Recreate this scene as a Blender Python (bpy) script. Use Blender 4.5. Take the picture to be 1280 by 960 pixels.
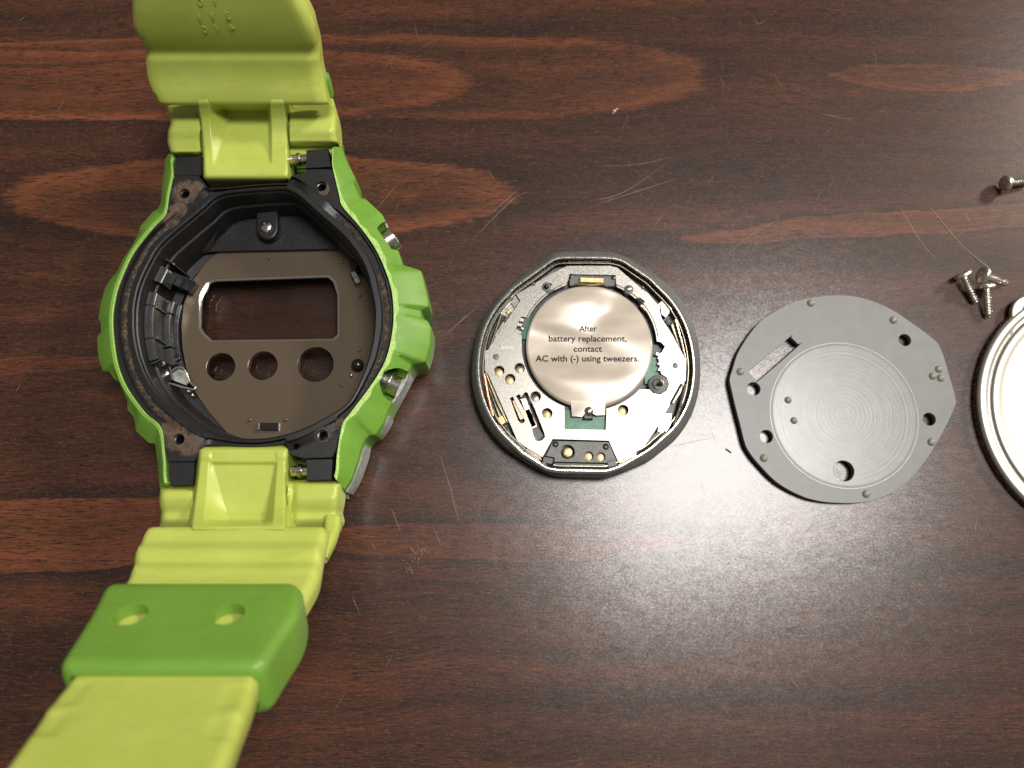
import bpy, bmesh, math, random
from mathutils import Vector, Matrix
random.seed(7)
for o in list(bpy.data.objects): bpy.data.objects.remove(o)
scene = bpy.context.scene
COL = scene.collection
MM = 0.001            # everything is modelled in millimetres; top-level objects carry scale 0.001

# ------------------------------------------------------------------ camera
F = 962.0; TH = math.radians(12); D = 120.0
CX, CY, CZ = 0.0, -D*math.sin(TH), D*math.cos(TH)
cam = bpy.data.cameras.new('camera'); camo = bpy.data.objects.new('camera', cam); COL.objects.link(camo)
camo.location = (CX*MM, CY*MM, CZ*MM); camo.rotation_euler = (TH, 0, 0)
cam.sensor_width = 36; cam.lens = F/1280*36
cam.clip_start = 0.005; cam.clip_end = 20
cam.dof.use_dof = True; cam.dof.focus_distance = 0.112; cam.dof.aperture_fstop = 20
scene.camera = camo
# ------------------------------------------------------------------ world, lamps, exposure
world = bpy.data.worlds.new('World'); scene.world = world; world.use_nodes = True
bg = world.node_tree.nodes['Background']; bg.inputs[0].default_value = (1.0, 0.92, 0.82, 1); bg.inputs[1].default_value = 0.15
def area(name, loc, size, size_y, power, color, target=(0.0, 0, 0)):
    l = bpy.data.lights.new(name, 'AREA'); l.shape = 'RECTANGLE'; l.size = size; l.size_y = size_y
    l.energy = power; l.color = color
    o = bpy.data.objects.new(name, l); COL.objects.link(o); o.location = loc
    o.rotation_euler = (Vector(target)-Vector(loc)).to_track_quat('-Z', 'Y').to_euler()
    return o
area('ceiling_lamp', (0.315, 0.10, 1.10), 0.29, 0.38, 11.5, (1.0, 0.97, 0.94))
area('room_lamp', (1.60, 0.98, 1.10), 0.26, 0.26, 34.0, (1.0, 0.90, 0.78))
scene.view_settings.view_transform = 'Standard'; scene.view_settings.look = 'None'
scene.view_settings.exposure = 0; scene.view_settings.gamma = 1
scene.render.engine = 'CYCLES'
scene.render.resolution_x = 1024; scene.render.resolution_y = 768

# ------------------------------------------------------------------ geometry helpers
def P(px, py, z=0.0):
    """point (mm) of the place that the photograph shows at px,py, at height z"""
    a, b = px-640.0, 480.0-py
    x, y, w = a, b*math.cos(TH)+F*math.sin(TH), b*math.sin(TH)-F*math.cos(TH)
    t = (z-CZ)/w
    return Vector((CX+x*t, CY+y*t, z))
def PL(pts, z): return [P(x, y, z) for x, y in pts]
MPP = 1/8.3
def thing(name, label, cat, loc=(0, 0, 0), group=None):
    o = bpy.data.objects.new(name, None); COL.objects.link(o); o.empty_display_size = 2
    o.location = Vector(loc)*MM; o.scale = (MM, MM, MM)
    o['label'] = label; o['category'] = cat
    if group: o['group'] = group
    o['_mm'] = list(loc)
    return o
def obj(name, me, m, parent=None, smooth=35, label=None, origin=None):
    """link mesh me (vertices in world mm) as one object"""
    me.name = name
    root = parent
    while root is not None and root.parent is not None: root = root.parent
    off = Vector(root['_mm']) if root is not None else Vector(origin or (0, 0, 0))
    me.transform(Matrix.Translation(-off))
    if smooth is not None:
        for p in me.polygons: p.use_smooth = True
        me.set_sharp_from_angle(angle=math.radians(smooth))
    me.materials.clear(); me.materials.append(m)
    o = bpy.data.objects.new(name, me); COL.objects.link(o)
    if parent is not None: o.parent = parent
    else: o.location = off*MM; o.scale = (MM, MM, MM)
    if label: o['label'] = label
    return o
def mesh(vs, fs):
    me = bpy.data.meshes.new('m'); me.from_pydata([tuple(v) for v in vs], [], fs); me.validate()
    bm = bmesh.new(); bm.from_mesh(me); bmesh.ops.recalc_face_normals(bm, faces=bm.faces); bm.to_mesh(me); bm.free()
    return me
def join(meshes):
    bm = bmesh.new()
    for m in meshes: bm.from_mesh(m)
    me = bpy.data.meshes.new('m'); bm.to_mesh(me); bm.free(); return me
def loft(loops, closed=True, cap=True, ring=False):
    """skin a list of loops (same length); ring=True joins last loop to the first (toroid)"""
    n = len(loops[0]); vs = [v for l in loops for v in l]; fs = []
    L = len(loops)
    for i in range(L if ring else L-1):
        a = i*n; b = ((i+1) % L)*n
        for j in range(n if closed else n-1):
            k = (j+1) % n
            fs.append((a+j, a+k, b+k, b+j))
    if cap and not ring and closed:
        fs.append(tuple(range(n))); fs.append(tuple(range((L-1)*n, L*n)))
    return mesh(vs, fs)
def area2(pts):
    return sum(pts[i][0]*pts[(i+1) % len(pts)][1]-pts[(i+1) % len(pts)][0]*pts[i][1] for i in range(len(pts)))/2
def temp_mesh(data_or_obj):
    o = data_or_obj
    if not isinstance(o, bpy.types.Object): o = bpy.data.objects.new('t', o)
    COL.objects.link(o)
    dg = bpy.context.evaluated_depsgraph_get(); dg.update()
    me = bpy.data.meshes.new_from_object(o.evaluated_get(dg))
    bpy.data.objects.remove(o)
    return me
def plate(outline, holes, z0, z1, bevel=0.06):
    """flat plate with holes; outline and holes are lists of 2D/3D points in mm"""
    c = bpy.data.curves.new('c', 'CURVE'); c.dimensions = '2D'; c.fill_mode = 'BOTH'
    c.extrude = (z1-z0)/2-bevel; c.bevel_depth = bevel; c.bevel_resolution = 1; c.offset = -bevel
    for k, l in enumerate([outline]+list(holes)):
        l = [(p[0], p[1]) for p in l]
        a = area2(l)
        if (k == 0) != (a > 0): l = l[::-1]
        s = c.splines.new('POLY'); s.points.add(len(l)-1)
        for q, p in zip(s.points, l): q.co = (p[0], p[1], 0, 1)
        s.use_cyclic_u = True
    me = temp_mesh(c)
    me.transform(Matrix.Translation((0, 0, (z0+z1)/2)))
    return me
def circ(c, r, n=32, a0=0):
    return [(c[0]+r*math.cos(a0+2*math.pi*i/n), c[1]+r*math.sin(a0+2*math.pi*i/n)) for i in range(n)]
def cyl(c, r, z0, z1, n=24, b=None):
    b = min(0.08, r*0.2) if b is None else b
    l = []
    for rr, z in ((r, z0), (r, z1-b), (r-b*0.3, z1-b*0.3), (r-b, z1)):
        l.append([Vector((x, y, z)) for x, y in circ(c, rr, n)])
    return loft(l)
def lathe(c, prof, n=96, cap=True):
    return loft([[Vector((x, y, z)) for x, y in circ(c, max(r, 1e-3), n)] for r, z in prof], cap=cap)
def dome(c, r, z, h, n=16):
    return lathe(c, [(r, z-0.1), (r, z), (r*0.86, z+h*0.5), (r*0.55, z+h*0.85), (r*0.05, z+h)], n)
def rod(a, b, r, n=14, r2=None, bev=0.1):
    a, b = Vector(a), Vector(b); d = (b-a); L = d.length; d.normalize()
    q = d.to_track_quat('Z', 'Y'); r2 = r if r2 is None else r2; e = min(bev, r*0.35, L*0.2)
    loops = []
    for t, rr in ((0, r-e), (e, r), (L-e, r2), (L, r2-e)):
        loops.append([a+q @ Vector((rr*math.cos(2*math.pi*i/n), rr*math.sin(2*math.pi*i/n), t)) for i in range(n)])
    return loft(loops)
def bar(x1, y1, x2, y2, w, z0, z1, bevel=0.05, w2=None, dz=0):
    """bevelled box along the line between two photo points, w px wide, between heights z0,z1 (dz lifts far end)"""
    a, b = P(x1, y1, z1), P(x2, y2, z1); d = (b-a); d.z = 0; d.normalize(); s = Vector((-d.y, d.x, 0))
    h = w*MPP/2; h2 = (w2 if w2 is not None else w)*MPP/2
    e = min(bevel, h*0.4, h2*0.4, (z1-z0)*0.4)
    def q(o): return [a+d*o-s*(h-o), b-d*o-s*(h2-o), b-d*o+s*(h2-o), a+d*o+s*(h-o)]
    def zz(l, z):
        r = []
        for i, v in enumerate(l):
            v = v.copy(); v.z = z+(dz if i in (1, 2) else 0); r.append(v)
        return r
    return loft([zz(q(0), z0), zz(q(0), z1-e), zz(q(e), z1)])
def tube(pts, r, n=8):
    pts = [Vector(p) for p in pts]; loops = []
    for i, p in enumerate(pts):
        d = (pts[min(i+1, len(pts)-1)]-pts[max(i-1, 0)]).normalized()
        q = d.to_track_quat('Z', 'Y'); rr = r(i/(len(pts)-1)) if callable(r) else r
        loops.append([p+q @ Vector((rr*math.cos(2*math.pi*k/n), rr*math.sin(2*math.pi*k/n), 0)) for k in range(n)])
    return loft(loops)
def boolean(me, cutters, op='DIFFERENCE'):
    o = bpy.data.objects.new('b', me); c = bpy.data.objects.new('c', join(cutters)); COL.objects.link(c)
    md = o.modifiers.new('b', 'BOOLEAN'); md.operation = op; md.object = c; md.solver = 'EXACT'
    try: md.use_self = True
    except Exception: pass
    r = temp_mesh(o); bpy.data.objects.remove(c); return r
def crom(pts, per=8, closed=True):
    """Catmull-Rom resample"""
    n = len(pts); out = []
    for i in range(n if closed else n-1):
        g = lambda k: Vector(pts[(i+k) % n]) if closed else Vector(pts[max(0, min(n-1, i+k))])
        p0, p1, p2, p3 = g(-1), g(0), g(1), g(2)
        for j in range(per):
            t = j/per
            out.append(0.5*((2*p1)+(-p0+p2)*t+(2*p0-5*p1+4*p2-p3)*t*t+(-p0+3*p1-3*p2+p3)*t**3))
    if not closed: out.append(Vector(pts[-1]))
    return out
NPOL = 720
def polar(pts, c, n=NPOL, soft=0):
    """radius per angle of an outline seen from c (outermost crossing)"""
    R = [0.0]*n; m = len(pts)
    for i in range(m):
        ax, ay = pts[i][0]-c[0], pts[i][1]-c[1]; bx, by = pts[(i+1) % m][0]-c[0], pts[(i+1) % m][1]-c[1]
        a0 = math.atan2(ay, ax); da = math.atan2(by, bx)-a0
        while da > math.pi: da -= 2*math.pi
        while da < -math.pi: da += 2*math.pi
        lo, hi = (a0, a0+da) if da > 0 else (a0+da, a0)
        k0, k1 = math.ceil(lo/(2*math.pi)*n), math.floor(hi/(2*math.pi)*n)
        for k in range(k0, k1+1):
            t = 2*math.pi*k/n; dx, dy = math.cos(t), math.sin(t)
            ex, ey = bx-ax, by-ay; den = dx*ey-dy*ex
            if abs(den) < 1e-9: continue
            r = (ax*ey-ay*ex)/den
            if r > R[k % n]: R[k % n] = r
    for k in range(n):
        if R[k] <= 0: R[k] = R[k-1]
    for _ in range(soft): R = [(R[k-1]+R[k]*2+R[(k+1) % n])/4 for k in range(n)]
    return R
def pring(c, R, z):
    n = len(R)
    return [Vector((c[0]+R[k]*math.cos(2*math.pi*k/n), c[1]+R[k]*math.sin(2*math.pi*k/n), z[k] if isinstance(z, list) else z)) for k in range(n)]
def ss(a, b, x):
    t = max(0.0, min(1.0, (x-a)/(b-a))) if b != a else (1.0 if x > a else 0.0)
    return t*t*(3-2*t)
def interp(x, tab):
    """smooth interpolation through (x, values...) rows"""
    if x <= tab[0][0]: return tab[0][1:]
    for i in range(len(tab)-1):
        if x <= tab[i+1][0]:
            a, b = tab[i], tab[i+1]; t = (x-a[0])/(b[0]-a[0])
            p = tab[max(i-1, 0)]; q = tab[min(i+2, len(tab)-1)]
            res = []
            for k in range(1, len(a)):
                h = b[0]-a[0]
                m0 = (b[k]-p[k])/(b[0]-p[0])*h if b[0] != p[0] else 0
                m1 = (q[k]-a[k])/(q[0]-a[0])*h if q[0] != a[0] else 0
                res.append((2*t**3-3*t*t+1)*a[k]+(t**3-2*t*t+t)*m0+(-2*t**3+3*t*t)*b[k]+(t**3-t*t)*m1)
            return tuple(res)
    return tab[-1][1:]
def lin(x, tab):
    if x <= tab[0][0]: return tab[0][1]
    for a, b in zip(tab, tab[1:]):
        if x <= b[0]: return a[1]+(b[1]-a[1])*(x-a[0])/(b[0]-a[0])
    return tab[-1][1]
def text_mesh(s, size, loc, rot=0.0, depth=0.02, mirror=False, q=None, width=1.0, space=1.0, bold=0.0):
    c = bpy.data.curves.new('t', 'FONT'); c.body = s; c.size = size; c.extrude = depth; c.align_x = 'CENTER'; c.align_y = 'CENTER'
    c.space_character = space; c.offset = bold; c.resolution_u = 3
    me = temp_mesh(c)
    m = Matrix.Translation(Vector(loc)) @ (q.to_matrix().to_4x4() if q is not None else Matrix.Rotation(rot, 4, 'Z')) @ Matrix.Diagonal((-width if mirror else width, 1, 1, 1))
    me.transform(m)
    if mirror: me.flip_normals()
    return me

# ------------------------------------------------------------------ material helpers
class NT:
    def __init__(s, name):
        s.m = bpy.data.materials.new(name); s.m.use_nodes = True; s.t = s.m.node_tree; s.n = s.t.nodes; s.l = s.t.links
        s.b = s.n['Principled BSDF']; s.tc = s.n.new('ShaderNodeTexCoord')
    def set(s, sock, v):
        if hasattr(v, 'links') or isinstance(v, bpy.types.NodeSocket): s.l.new(v, sock)
        else:
            if isinstance(v, (tuple, list)) and len(v) == 3 and sock.type == 'RGBA': v = (*v, 1)
            sock.default_value = v
    def M(s, op, a, b=0.0, c=0.0, clamp=False):
        n = s.n.new('ShaderNodeMath'); n.operation = op; n.use_clamp = clamp
        for i, v in enumerate((a, b, c)): s.set(n.inputs[i], v)
        return n.outputs[0]
    def map(s, scale=(1, 1, 1), loc=(0, 0, 0), rot=(0, 0, 0), src=None):
        n = s.n.new('ShaderNodeMapping'); s.l.new(src or s.tc.outputs['Object'], n.inputs[0])
        n.inputs['Scale'].default_value = scale; n.inputs['Location'].default_value = loc; n.inputs['Rotation'].default_value = rot
        return n.outputs[0]
    def noise(s, v, scale=1.0, detail=4, rough=0.55, dist=0.0):
        n = s.n.new('ShaderNodeTexNoise'); s.l.new(v, n.inputs['Vector'])
        n.inputs['Scale'].default_value = scale; n.inputs['Detail'].default_value = detail; n.inputs['Roughness'].default_value = rough
        n.inputs['Distortion'].default_value = dist
        return n.outputs['Fac']
    def rng(s, v, a, b, c=0.0, d=1.0, smooth=False):
        n = s.n.new('ShaderNodeMapRange'); s.set(n.inputs[0], v)
        if smooth: n.interpolation_type = 'SMOOTHSTEP'
        for i, x in enumerate((a, b, c, d)): n.inputs[1+i].default_value = x
        return n.outputs[0]
    def ramp(s, v, stops):
        n = s.n.new('ShaderNodeValToRGB'); s.set(n.inputs[0], v); e = n.color_ramp.elements
        while len(e) > 1: e.remove(e[-1])
        e[0].position = stops[0][0]; e[0].color = (*stops[0][1], 1)
        for p, c in stops[1:]:
            x = e.new(p); x.color = (*c, 1)
        return n.outputs[0]
    def mix(s, f, a, b, mode='MIX'):
        n = s.n.new('ShaderNodeMix'); n.data_type = 'RGBA'; n.blend_type = mode
        s.set(n.inputs[0], f); s.set(n.inputs[6], a); s.set(n.inputs[7], b)
        return n.outputs[2]
    def bump(s, h, dist=0.00003, strength=1.0, prev=None):
        n = s.n.new('ShaderNodeBump'); s.set(n.inputs['Height'], h); n.inputs['Distance'].default_value = dist; n.inputs['Strength'].default_value = strength
        if prev is not None: s.l.new(prev, n.inputs['Normal'])
        return n.outputs[0]
    def fin(s, color=None, rough=None, metal=None, normal=None, **kw):
        if color is not None: s.set(s.b.inputs['Base Color'], color)
        if rough is not None: s.set(s.b.inputs['Roughness'], rough)
        if metal is not None: s.set(s.b.inputs['Metallic'], metal)
        if normal is not None: s.l.new(normal, s.b.inputs['Normal'])
        for k, v in kw.items(): s.set(s.b.inputs[k.replace('_', ' ')], v)
        return s.m
def plain(name, color, rough=0.4, metal=0.0, var=0.18, nscale=0.8, bump=0.00001, bscale=6.0, rvar=0.08, **kw):
    t = NT(name); n1 = t.noise(t.map(), nscale, 4, 0.6)
    dark = tuple(c*(1-var) for c in color); light = tuple(min(1, c*(1+var)) for c in color)
    col = t.ramp(n1, [(0.3, dark), (0.7, light)])
    n2 = t.noise(t.map(), bscale, 3, 0.6)
    r = t.rng(n2, 0.3, 0.7, max(0.02, rough-rvar), rough+rvar)
    return t.fin(col, r, metal, t.bump(n2, bump), **kw)

# ------------------------------------------------------------------ wood
def wood():
    t = NT('wood_laminate')
    sep = t.n.new('ShaderNodeSeparateXYZ'); t.l.new(t.tc.outputs['Object'], sep.inputs[0])
    X, Y = sep.outputs[0], sep.outputs[1]
    wob = t.noise(t.map((0.03, 0.03, 1)), 1.0, 2, 0.5)
    wob2 = t.noise(t.map((0.09, 0.5, 1)), 1.0, 4, 0.65)
    Yw = t.M('ADD', Y, t.M('ADD', t.M('MULTIPLY', t.M('SUBTRACT', wob, 0.5), 7.0), t.M('MULTIPLY', t.M('SUBTRACT', wob2, 0.5), 1.8)))
    Xw = t.M('ADD', X, t.M('MULTIPLY', t.M('SUBTRACT', t.noise(t.map((0.2, 0.9, 1), (5, 3, 0)), 1.0, 3, 0.6), 0.5), 9.0))
    comb = t.n.new('ShaderNodeCombineXYZ'); t.l.new(X, comb.inputs[0]); t.l.new(Yw, comb.inputs[1])
    bands = t.noise(t.map((0.011, 0.19, 1), (3.1, 7.7, 0), src=comb.outputs[0]), 1.0, 5, 0.62)
    g = t.rng(bands, 0.34, 0.68, 0.12, 0.72)
    edgen = t.noise(t.map((0.35, 2.2, 1), (6, 1, 0)), 1.0, 3, 0.7)
    def tongue(x0, x1, cy, ry, rim, fill, dark, sl=0.0, p=2.6):
        # an elongated growth ring figure between photo columns x0..x1, centred on row cy
        a = P((x0+x1)/2, cy); rx = (P(x1, cy)-P(x0, cy)).length/2; ry_ = ry/8.0
        dx = t.M('DIVIDE', t.M('SUBTRACT', Xw, a.x), rx)
        yy = t.M('SUBTRACT', t.M('SUBTRACT', Y, a.y), t.M('MULTIPLY', t.M('SUBTRACT', X, a.x), sl))
        yy = t.M('ADD', yy, t.M('ADD', t.M('MULTIPLY', t.M('SUBTRACT', wob, 0.5), 3.0), t.M('MULTIPLY', t.M('SUBTRACT', wob2, 0.5), 1.6)))
        dy = t.M('DIVIDE', yy, ry_)
        d = t.M('ADD', t.M('POWER', t.M('ABSOLUTE', dx), p), t.M('POWER', t.M('ABSOLUTE', dy), 2.0))
        inside = t.rng(t.M('ADD', d, t.M('MULTIPLY', t.M('SUBTRACT', edgen, 0.5), 0.5)), 1.12, 0.80, 0.0, 1.0, True)
        band = t.M('MULTIPLY', inside, t.rng(d, 0.50, 0.95, 0.0, 1.0, True))
        outer = t.M('MULTIPLY', t.rng(d, 0.98, 1.03, 0.0, 1.0), t.rng(d, 1.9, 1.0, 0.0, 1.0))
        # signed contribution
        return t.M('SUBTRACT', t.M('ADD', t.M('MULTIPLY', inside, fill), t.M('MULTIPLY', band, rim)), t.M('MULTIPLY', outer, dark))
    figs = [(-400, 885, 96, 64, 0.35, 0.16, 0.25, 0.0, 5.5), (-300, 590, 104, 54, 0.40, 0.16, 0.22, 0.0, 3.6),
            (-200, 300, 62, 17, 0.3, 0.1, 0.3, 0.03), (6, 645, 246, 58, 0.45, 0.30, 0.35, 0.01),
            (70, 520, 250, 26, 0.3, -0.25, 0.1, 0.01), (-260, 320, 668, 44, 0.15, 0.65, 0.35, 0.02),
            (850, 1500, 276, 17, 0.2, 0.38, 0.3, 0.07), (1040, 1280, 94, 20, 0.2, 0.3, 0.15, -0.02),
            (380, 860, 676, 22, 0.1, 0.3, 0.3, -0.01), (-200, 160, 455, 12, 0.1, 0.3, 0.15, 0.02)]
    for f in figs: g = t.M('ADD', g, tongue(*f))
    g = t.M('ADD', t.M('MULTIPLY', g, 0.85), 0.05)
    # fibres
    fib = t.noise(t.map((0.20, 3.6, 1), src=comb.outputs[0]), 1.0, 5, 0.7)
    g = t.M('ADD', g, t.M('MULTIPLY', t.M('SUBTRACT', fib, 0.5), 1.6))
    col = t.ramp(t.M('ADD', t.M('MULTIPLY', g, 0.5), 0.25, clamp=True), [(0.10, (0.012, 0.0060, 0.0040)), (0.34, (0.028, 0.0120, 0.0072)), (0.52, (0.062, 0.0215, 0.0105)), (0.72, (0.128, 0.0390, 0.0160)), (0.95, (0.185, 0.060, 0.025))])
    pore = t.noise(t.map((0.42, 4.6, 1), (1, 9, 0)), 1.0, 2, 0.5)
    pm = t.M('MULTIPLY', t.rng(pore, 0.56, 0.61, 0, 1), t.rng(t.noise(t.map((0.05, 0.25, 1), (9, 1, 0)), 1.0, 2, 0.5), 0.35, 0.6, 0.35, 0.95))
    col = t.mix(pm, col, (0.016, 0.007, 0.005))
    # pale rubbed dust
    sp = t.noise(t.map((1.1, 3.8, 1)), 1.0, 4, 0.8)
    col = t.mix(t.rng(sp, 0.54, 0.72, 0, 0.50), col, (0.20, 0.13, 0.10))
    # embossed fine texture: the surface normal wobbles slightly from grain to grain
    def vnoise(sc, det):
        n = t.n.new('ShaderNodeTexNoise'); t.l.new(t.map(sc), n.inputs['Vector']); n.inputs['Scale'].default_value = 1.0; n.inputs['Detail'].default_value = det; n.inputs['Roughness'].default_value = 0.7
        v = t.n.new('ShaderNodeVectorMath'); v.operation = 'SUBTRACT'; t.l.new(n.outputs['Color'], v.inputs[0]); v.inputs[1].default_value = (0.5, 0.5, 0.5)
        return v.outputs[0]
    gx = t.n.new('ShaderNodeVectorMath'); gx.operation = 'MULTIPLY_ADD'; t.l.new(vnoise((3.4, 4.2, 1), 1), gx.inputs[0]); gx.inputs[1].default_value = (0.085, 0.085, 0)
    gm = t.n.new('ShaderNodeNewGeometry'); t.l.new(gm.outputs['Normal'], gx.inputs[2])
    gy = t.n.new('ShaderNodeVectorMath'); gy.operation = 'MULTIPLY_ADD'; t.l.new(vnoise((0.5, 0.8, 1), 1), gy.inputs[0]); gy.inputs[1].default_value = (0.03, 0.03, 0); t.l.new(gx.outputs[0], gy.inputs[2])
    nn = t.n.new('ShaderNodeVectorMath'); nn.operation = 'NORMALIZE'; t.l.new(gy.outputs[0], nn.inputs[0]); nb = nn.outputs[0]; t.l.new(nb, t.b.inputs['Coat Normal'])
    smear = t.noise(t.map((0.06, 0.05, 1), (4, 4, 0)), 1.0, 3, 0.6)
    return t.fin(col, t.M('ADD', t.rng(smear, 0.3, 0.7, 0.36, 0.42), t.rng(t.noise(t.map((3.5, 4.5, 1)), 1.0, 2, 0.8), 0.3, 0.7, -0.05, 0.05)), 0.0, nb, Specular_IOR_Level=0.12, Coat_Weight=1.0, Coat_Roughness=0.24)
WOOD = wood()

# ------------------------------------------------------------------ other materials
def dirt_mask(t, spots, thr=(0.5, 0.62)):
    """worn dirt blotches of their own shape round given points (mm, object space)"""
    tot = None; n = t.noise(t.map((1.4, 1.4, 1.4)), 1.0, 5, 0.7)
    for (x, y, r) in spots:
        v = t.n.new('ShaderNodeVectorMath'); v.operation = 'DISTANCE'
        mm = t.n.new('ShaderNodeVectorMath'); mm.operation = 'MULTIPLY'; t.l.new(t.tc.outputs['Object'], mm.inputs[0]); mm.inputs[1].default_value = (1, 1, 0)
        t.l.new(mm.outputs[0], v.inputs[0]); v.inputs[1].default_value = (x, y, 0)
        a = t.rng(v.outputs['Value'], r, r*0.3, 0.0, 0.5)
        tot = a if tot is None else t.M('MAXIMUM', tot, a)
    return t.rng(t.M('ADD', tot, t.M('MULTIPLY', n, 0.5)), thr[0], thr[1], 0, 1)
def green():
    t = NT('bezel_resin'); n = t.noise(t.map(), 0.35, 3, 0.5); s = t.noise(t.map(), 9, 2, 0.6)
    col = t.ramp(n, [(0.3, (0.124, 0.270, 0.030)), (0.7, (0.150, 0.315, 0.038))])
    col = t.mix(t.rng(s, 0.56, 0.72, 0, 0.35), col, (0.34, 0.58, 0.12))
    return t.fin(col, 0.42, 0.0, t.bump(s, 0.00004, 0.6), Specular_IOR_Level=0.4)
def lime(name, c1, c2, rough=0.36):
    t = NT(name); n = t.noise(t.map(), 0.16, 3, 0.55); s = t.noise(t.map(), 5, 3, 0.6)
    col = t.ramp(n, [(0.3, c1), (0.7, c2)])
    sp = t.noise(t.map((1, 1, 1), (4, 4, 4)), 1.1, 5, 0.7)
    col = t.mix(t.rng(sp, 0.68, 0.76, 0, 0.25), col, (c1[0]*0.45, c1[1]*0.42, c1[2]*0.5))
    gr = t.noise(t.map((0.35, 1.1, 1), (7, 2, 1)), 1.0, 6, 0.75)
    col = t.mix(t.rng(gr, 0.52, 0.72, 0, 0.30), col, (c1[0]*0.62, c1[1]*0.60, c1[2]*0.55))
    fl = t.noise(t.map((2.2, 3.1, 2), (2, 2, 2)), 1.0, 3, 0.8)
    col = t.mix(t.rng(fl, 0.70, 0.76, 0, 0.35), col, (0.62, 0.66, 0.40))
    m = t.fin(col, t.rng(s, 0.3, 0.7, rough-0.05, rough+0.06), 0.0, t.bump(s, 0.000015, 0.5), Specular_IOR_Level=0.45)
    t.b.inputs['Subsurface Weight'].default_value = 0.25; t.b.inputs['Subsurface Radius'].default_value = (0.8, 1.0, 0.15); t.b.inputs['Subsurface Scale'].default_value = 0.0012
    return m
GREEN = green()
RIMGREEN = None
LIME = lime('strap_resin', (0.41, 0.48, 0.085), (0.46, 0.525, 0.110))
KEEP = lime('keeper_resin', (0.138, 0.280, 0.036), (0.160, 0.310, 0.043), 0.4)
def rimgreen():
    t = NT('pale_rim'); s = t.noise(t.map(), 5.5, 3, 0.7)
    col = t.ramp(s, [(0.35, (0.20, 0.44, 0.05)), (0.60, (0.50, 0.70, 0.22)), (0.75, (0.72, 0.83, 0.45))])
    return t.fin(col, 0.35, 0.0, t.bump(s, 0.00008, 0.8))
RIMGREEN = rimgreen()
GLOSSBLACK = plain('gloss_black_plastic', (0.012, 0.012, 0.013), 0.26, 0, 0.1, 0.3, 0.0, 2.0)
PANEL = plain('wall_black_plastic', (0.030, 0.031, 0.033), 0.24, 0, 0.25, 0.3, 0.0, 2.0)  # grey of the wall's gloss mixed into the base colour
METALDARK = plain('burnished_steel', (0.42, 0.40, 0.36), 0.28, 1.0, 0.25, 0.8, 0.00001, 6)
SILVER = plain('silver_steel', (0.66, 0.63, 0.57), 0.24, 1.0, 0.15, 1.2, 0.00001, 5)
SCREWSTEEL = plain('screw_steel', (0.72, 0.68, 0.60), 0.34, 0.95, 0.25, 1.5, 0.00001, 5)
BRASS = plain('brass', (0.50, 0.38, 0.19), 0.42, 1.0, 0.25, 1.5, 0.00001, 5)
COPPER = plain('copper', (0.55, 0.30, 0.2), 0.3, 1.0, 0.25, 1.5)
MODGREY = plain('module_grey_plastic', (0.120, 0.122, 0.119), 0.42, 0.0, 0.18, 1.2, 0.00003, 5.0)
DARKGREY = plain('dark_plastic', (0.030, 0.031, 0.032), 0.36, 0.0, 0.3, 1.0, 0.00002, 4)
INKY = plain('ink', (0.022, 0.02, 0.02), 0.9, 0, 0.1, Specular_IOR_Level=0.1)
ETCH = plain('etched_mark', (0.62, 0.60, 0.56), 0.5, 0.6, 0.1)
PCB = plain('circuit_green', (0.02, 0.17, 0.075), 0.35, 0.0, 0.35, 1.2)
PALE = plain('pale_worn_plastic', (0.30, 0.31, 0.29), 0.4, 0.1, 0.4, 1.0, 0.00003, 3)
def case_black():
    t = NT('case_black_plastic'); n = t.noise(t.map(), 1.0, 5, 0.65); s = t.noise(t.map(), 5, 3, 0.6)
    col = t.ramp(n, [(0.3, (0.006, 0.006, 0.0064)), (0.72, (0.013, 0.0125, 0.013))])
    spots = []
    for x, y, r in ((230, 240, 3.0), (222, 262, 2.2), (245, 233, 1.6), (213, 275, 2), (404, 236, 1.5), (222, 549, 2.8), (212, 536, 2.4), (236, 556, 2.6), (404, 543, 1.6), (424, 528, 1.2)):
        p = P(x, y, 13); spots.append((p.x-WC.x, p.y-WC.y, r))
    m = dirt_mask(t, spots)
    dcol = t.ramp(t.noise(t.map(), 1.8, 4, 0.7), [(0.35, (0.06, 0.04, 0.028)), (0.6, (0.17, 0.10, 0.055)), (0.8, (0.24, 0.20, 0.15))])
    col = t.mix(t.M('MULTIPLY', m, 0.62), col, dcol)
    r = t.M('ADD', t.rng(s, 0.3, 0.7, 0.34, 0.5), t.M('MULTIPLY', m, 0.3))
    return t.fin(col, r, 0.0, t.bump(t.M('ADD', s, t.M('MULTIPLY', m, 1.5)), 0.00003))
# ================================================================== THE TABLE
tv = [(-400, -300), (500, -300), (500, 420), (-400, 420)]
me = mesh([(x, y, 0) for x, y in tv]+[(x, y, -25) for x, y in tv], [(0, 1, 2, 3), (7, 6, 5, 4), (0, 4, 5, 1), (1, 5, 6, 2), (2, 6, 7, 3), (3, 7, 4, 0)])
table = obj('table_top', me, WOOD, None, None); table['kind'] = 'structure'

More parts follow.
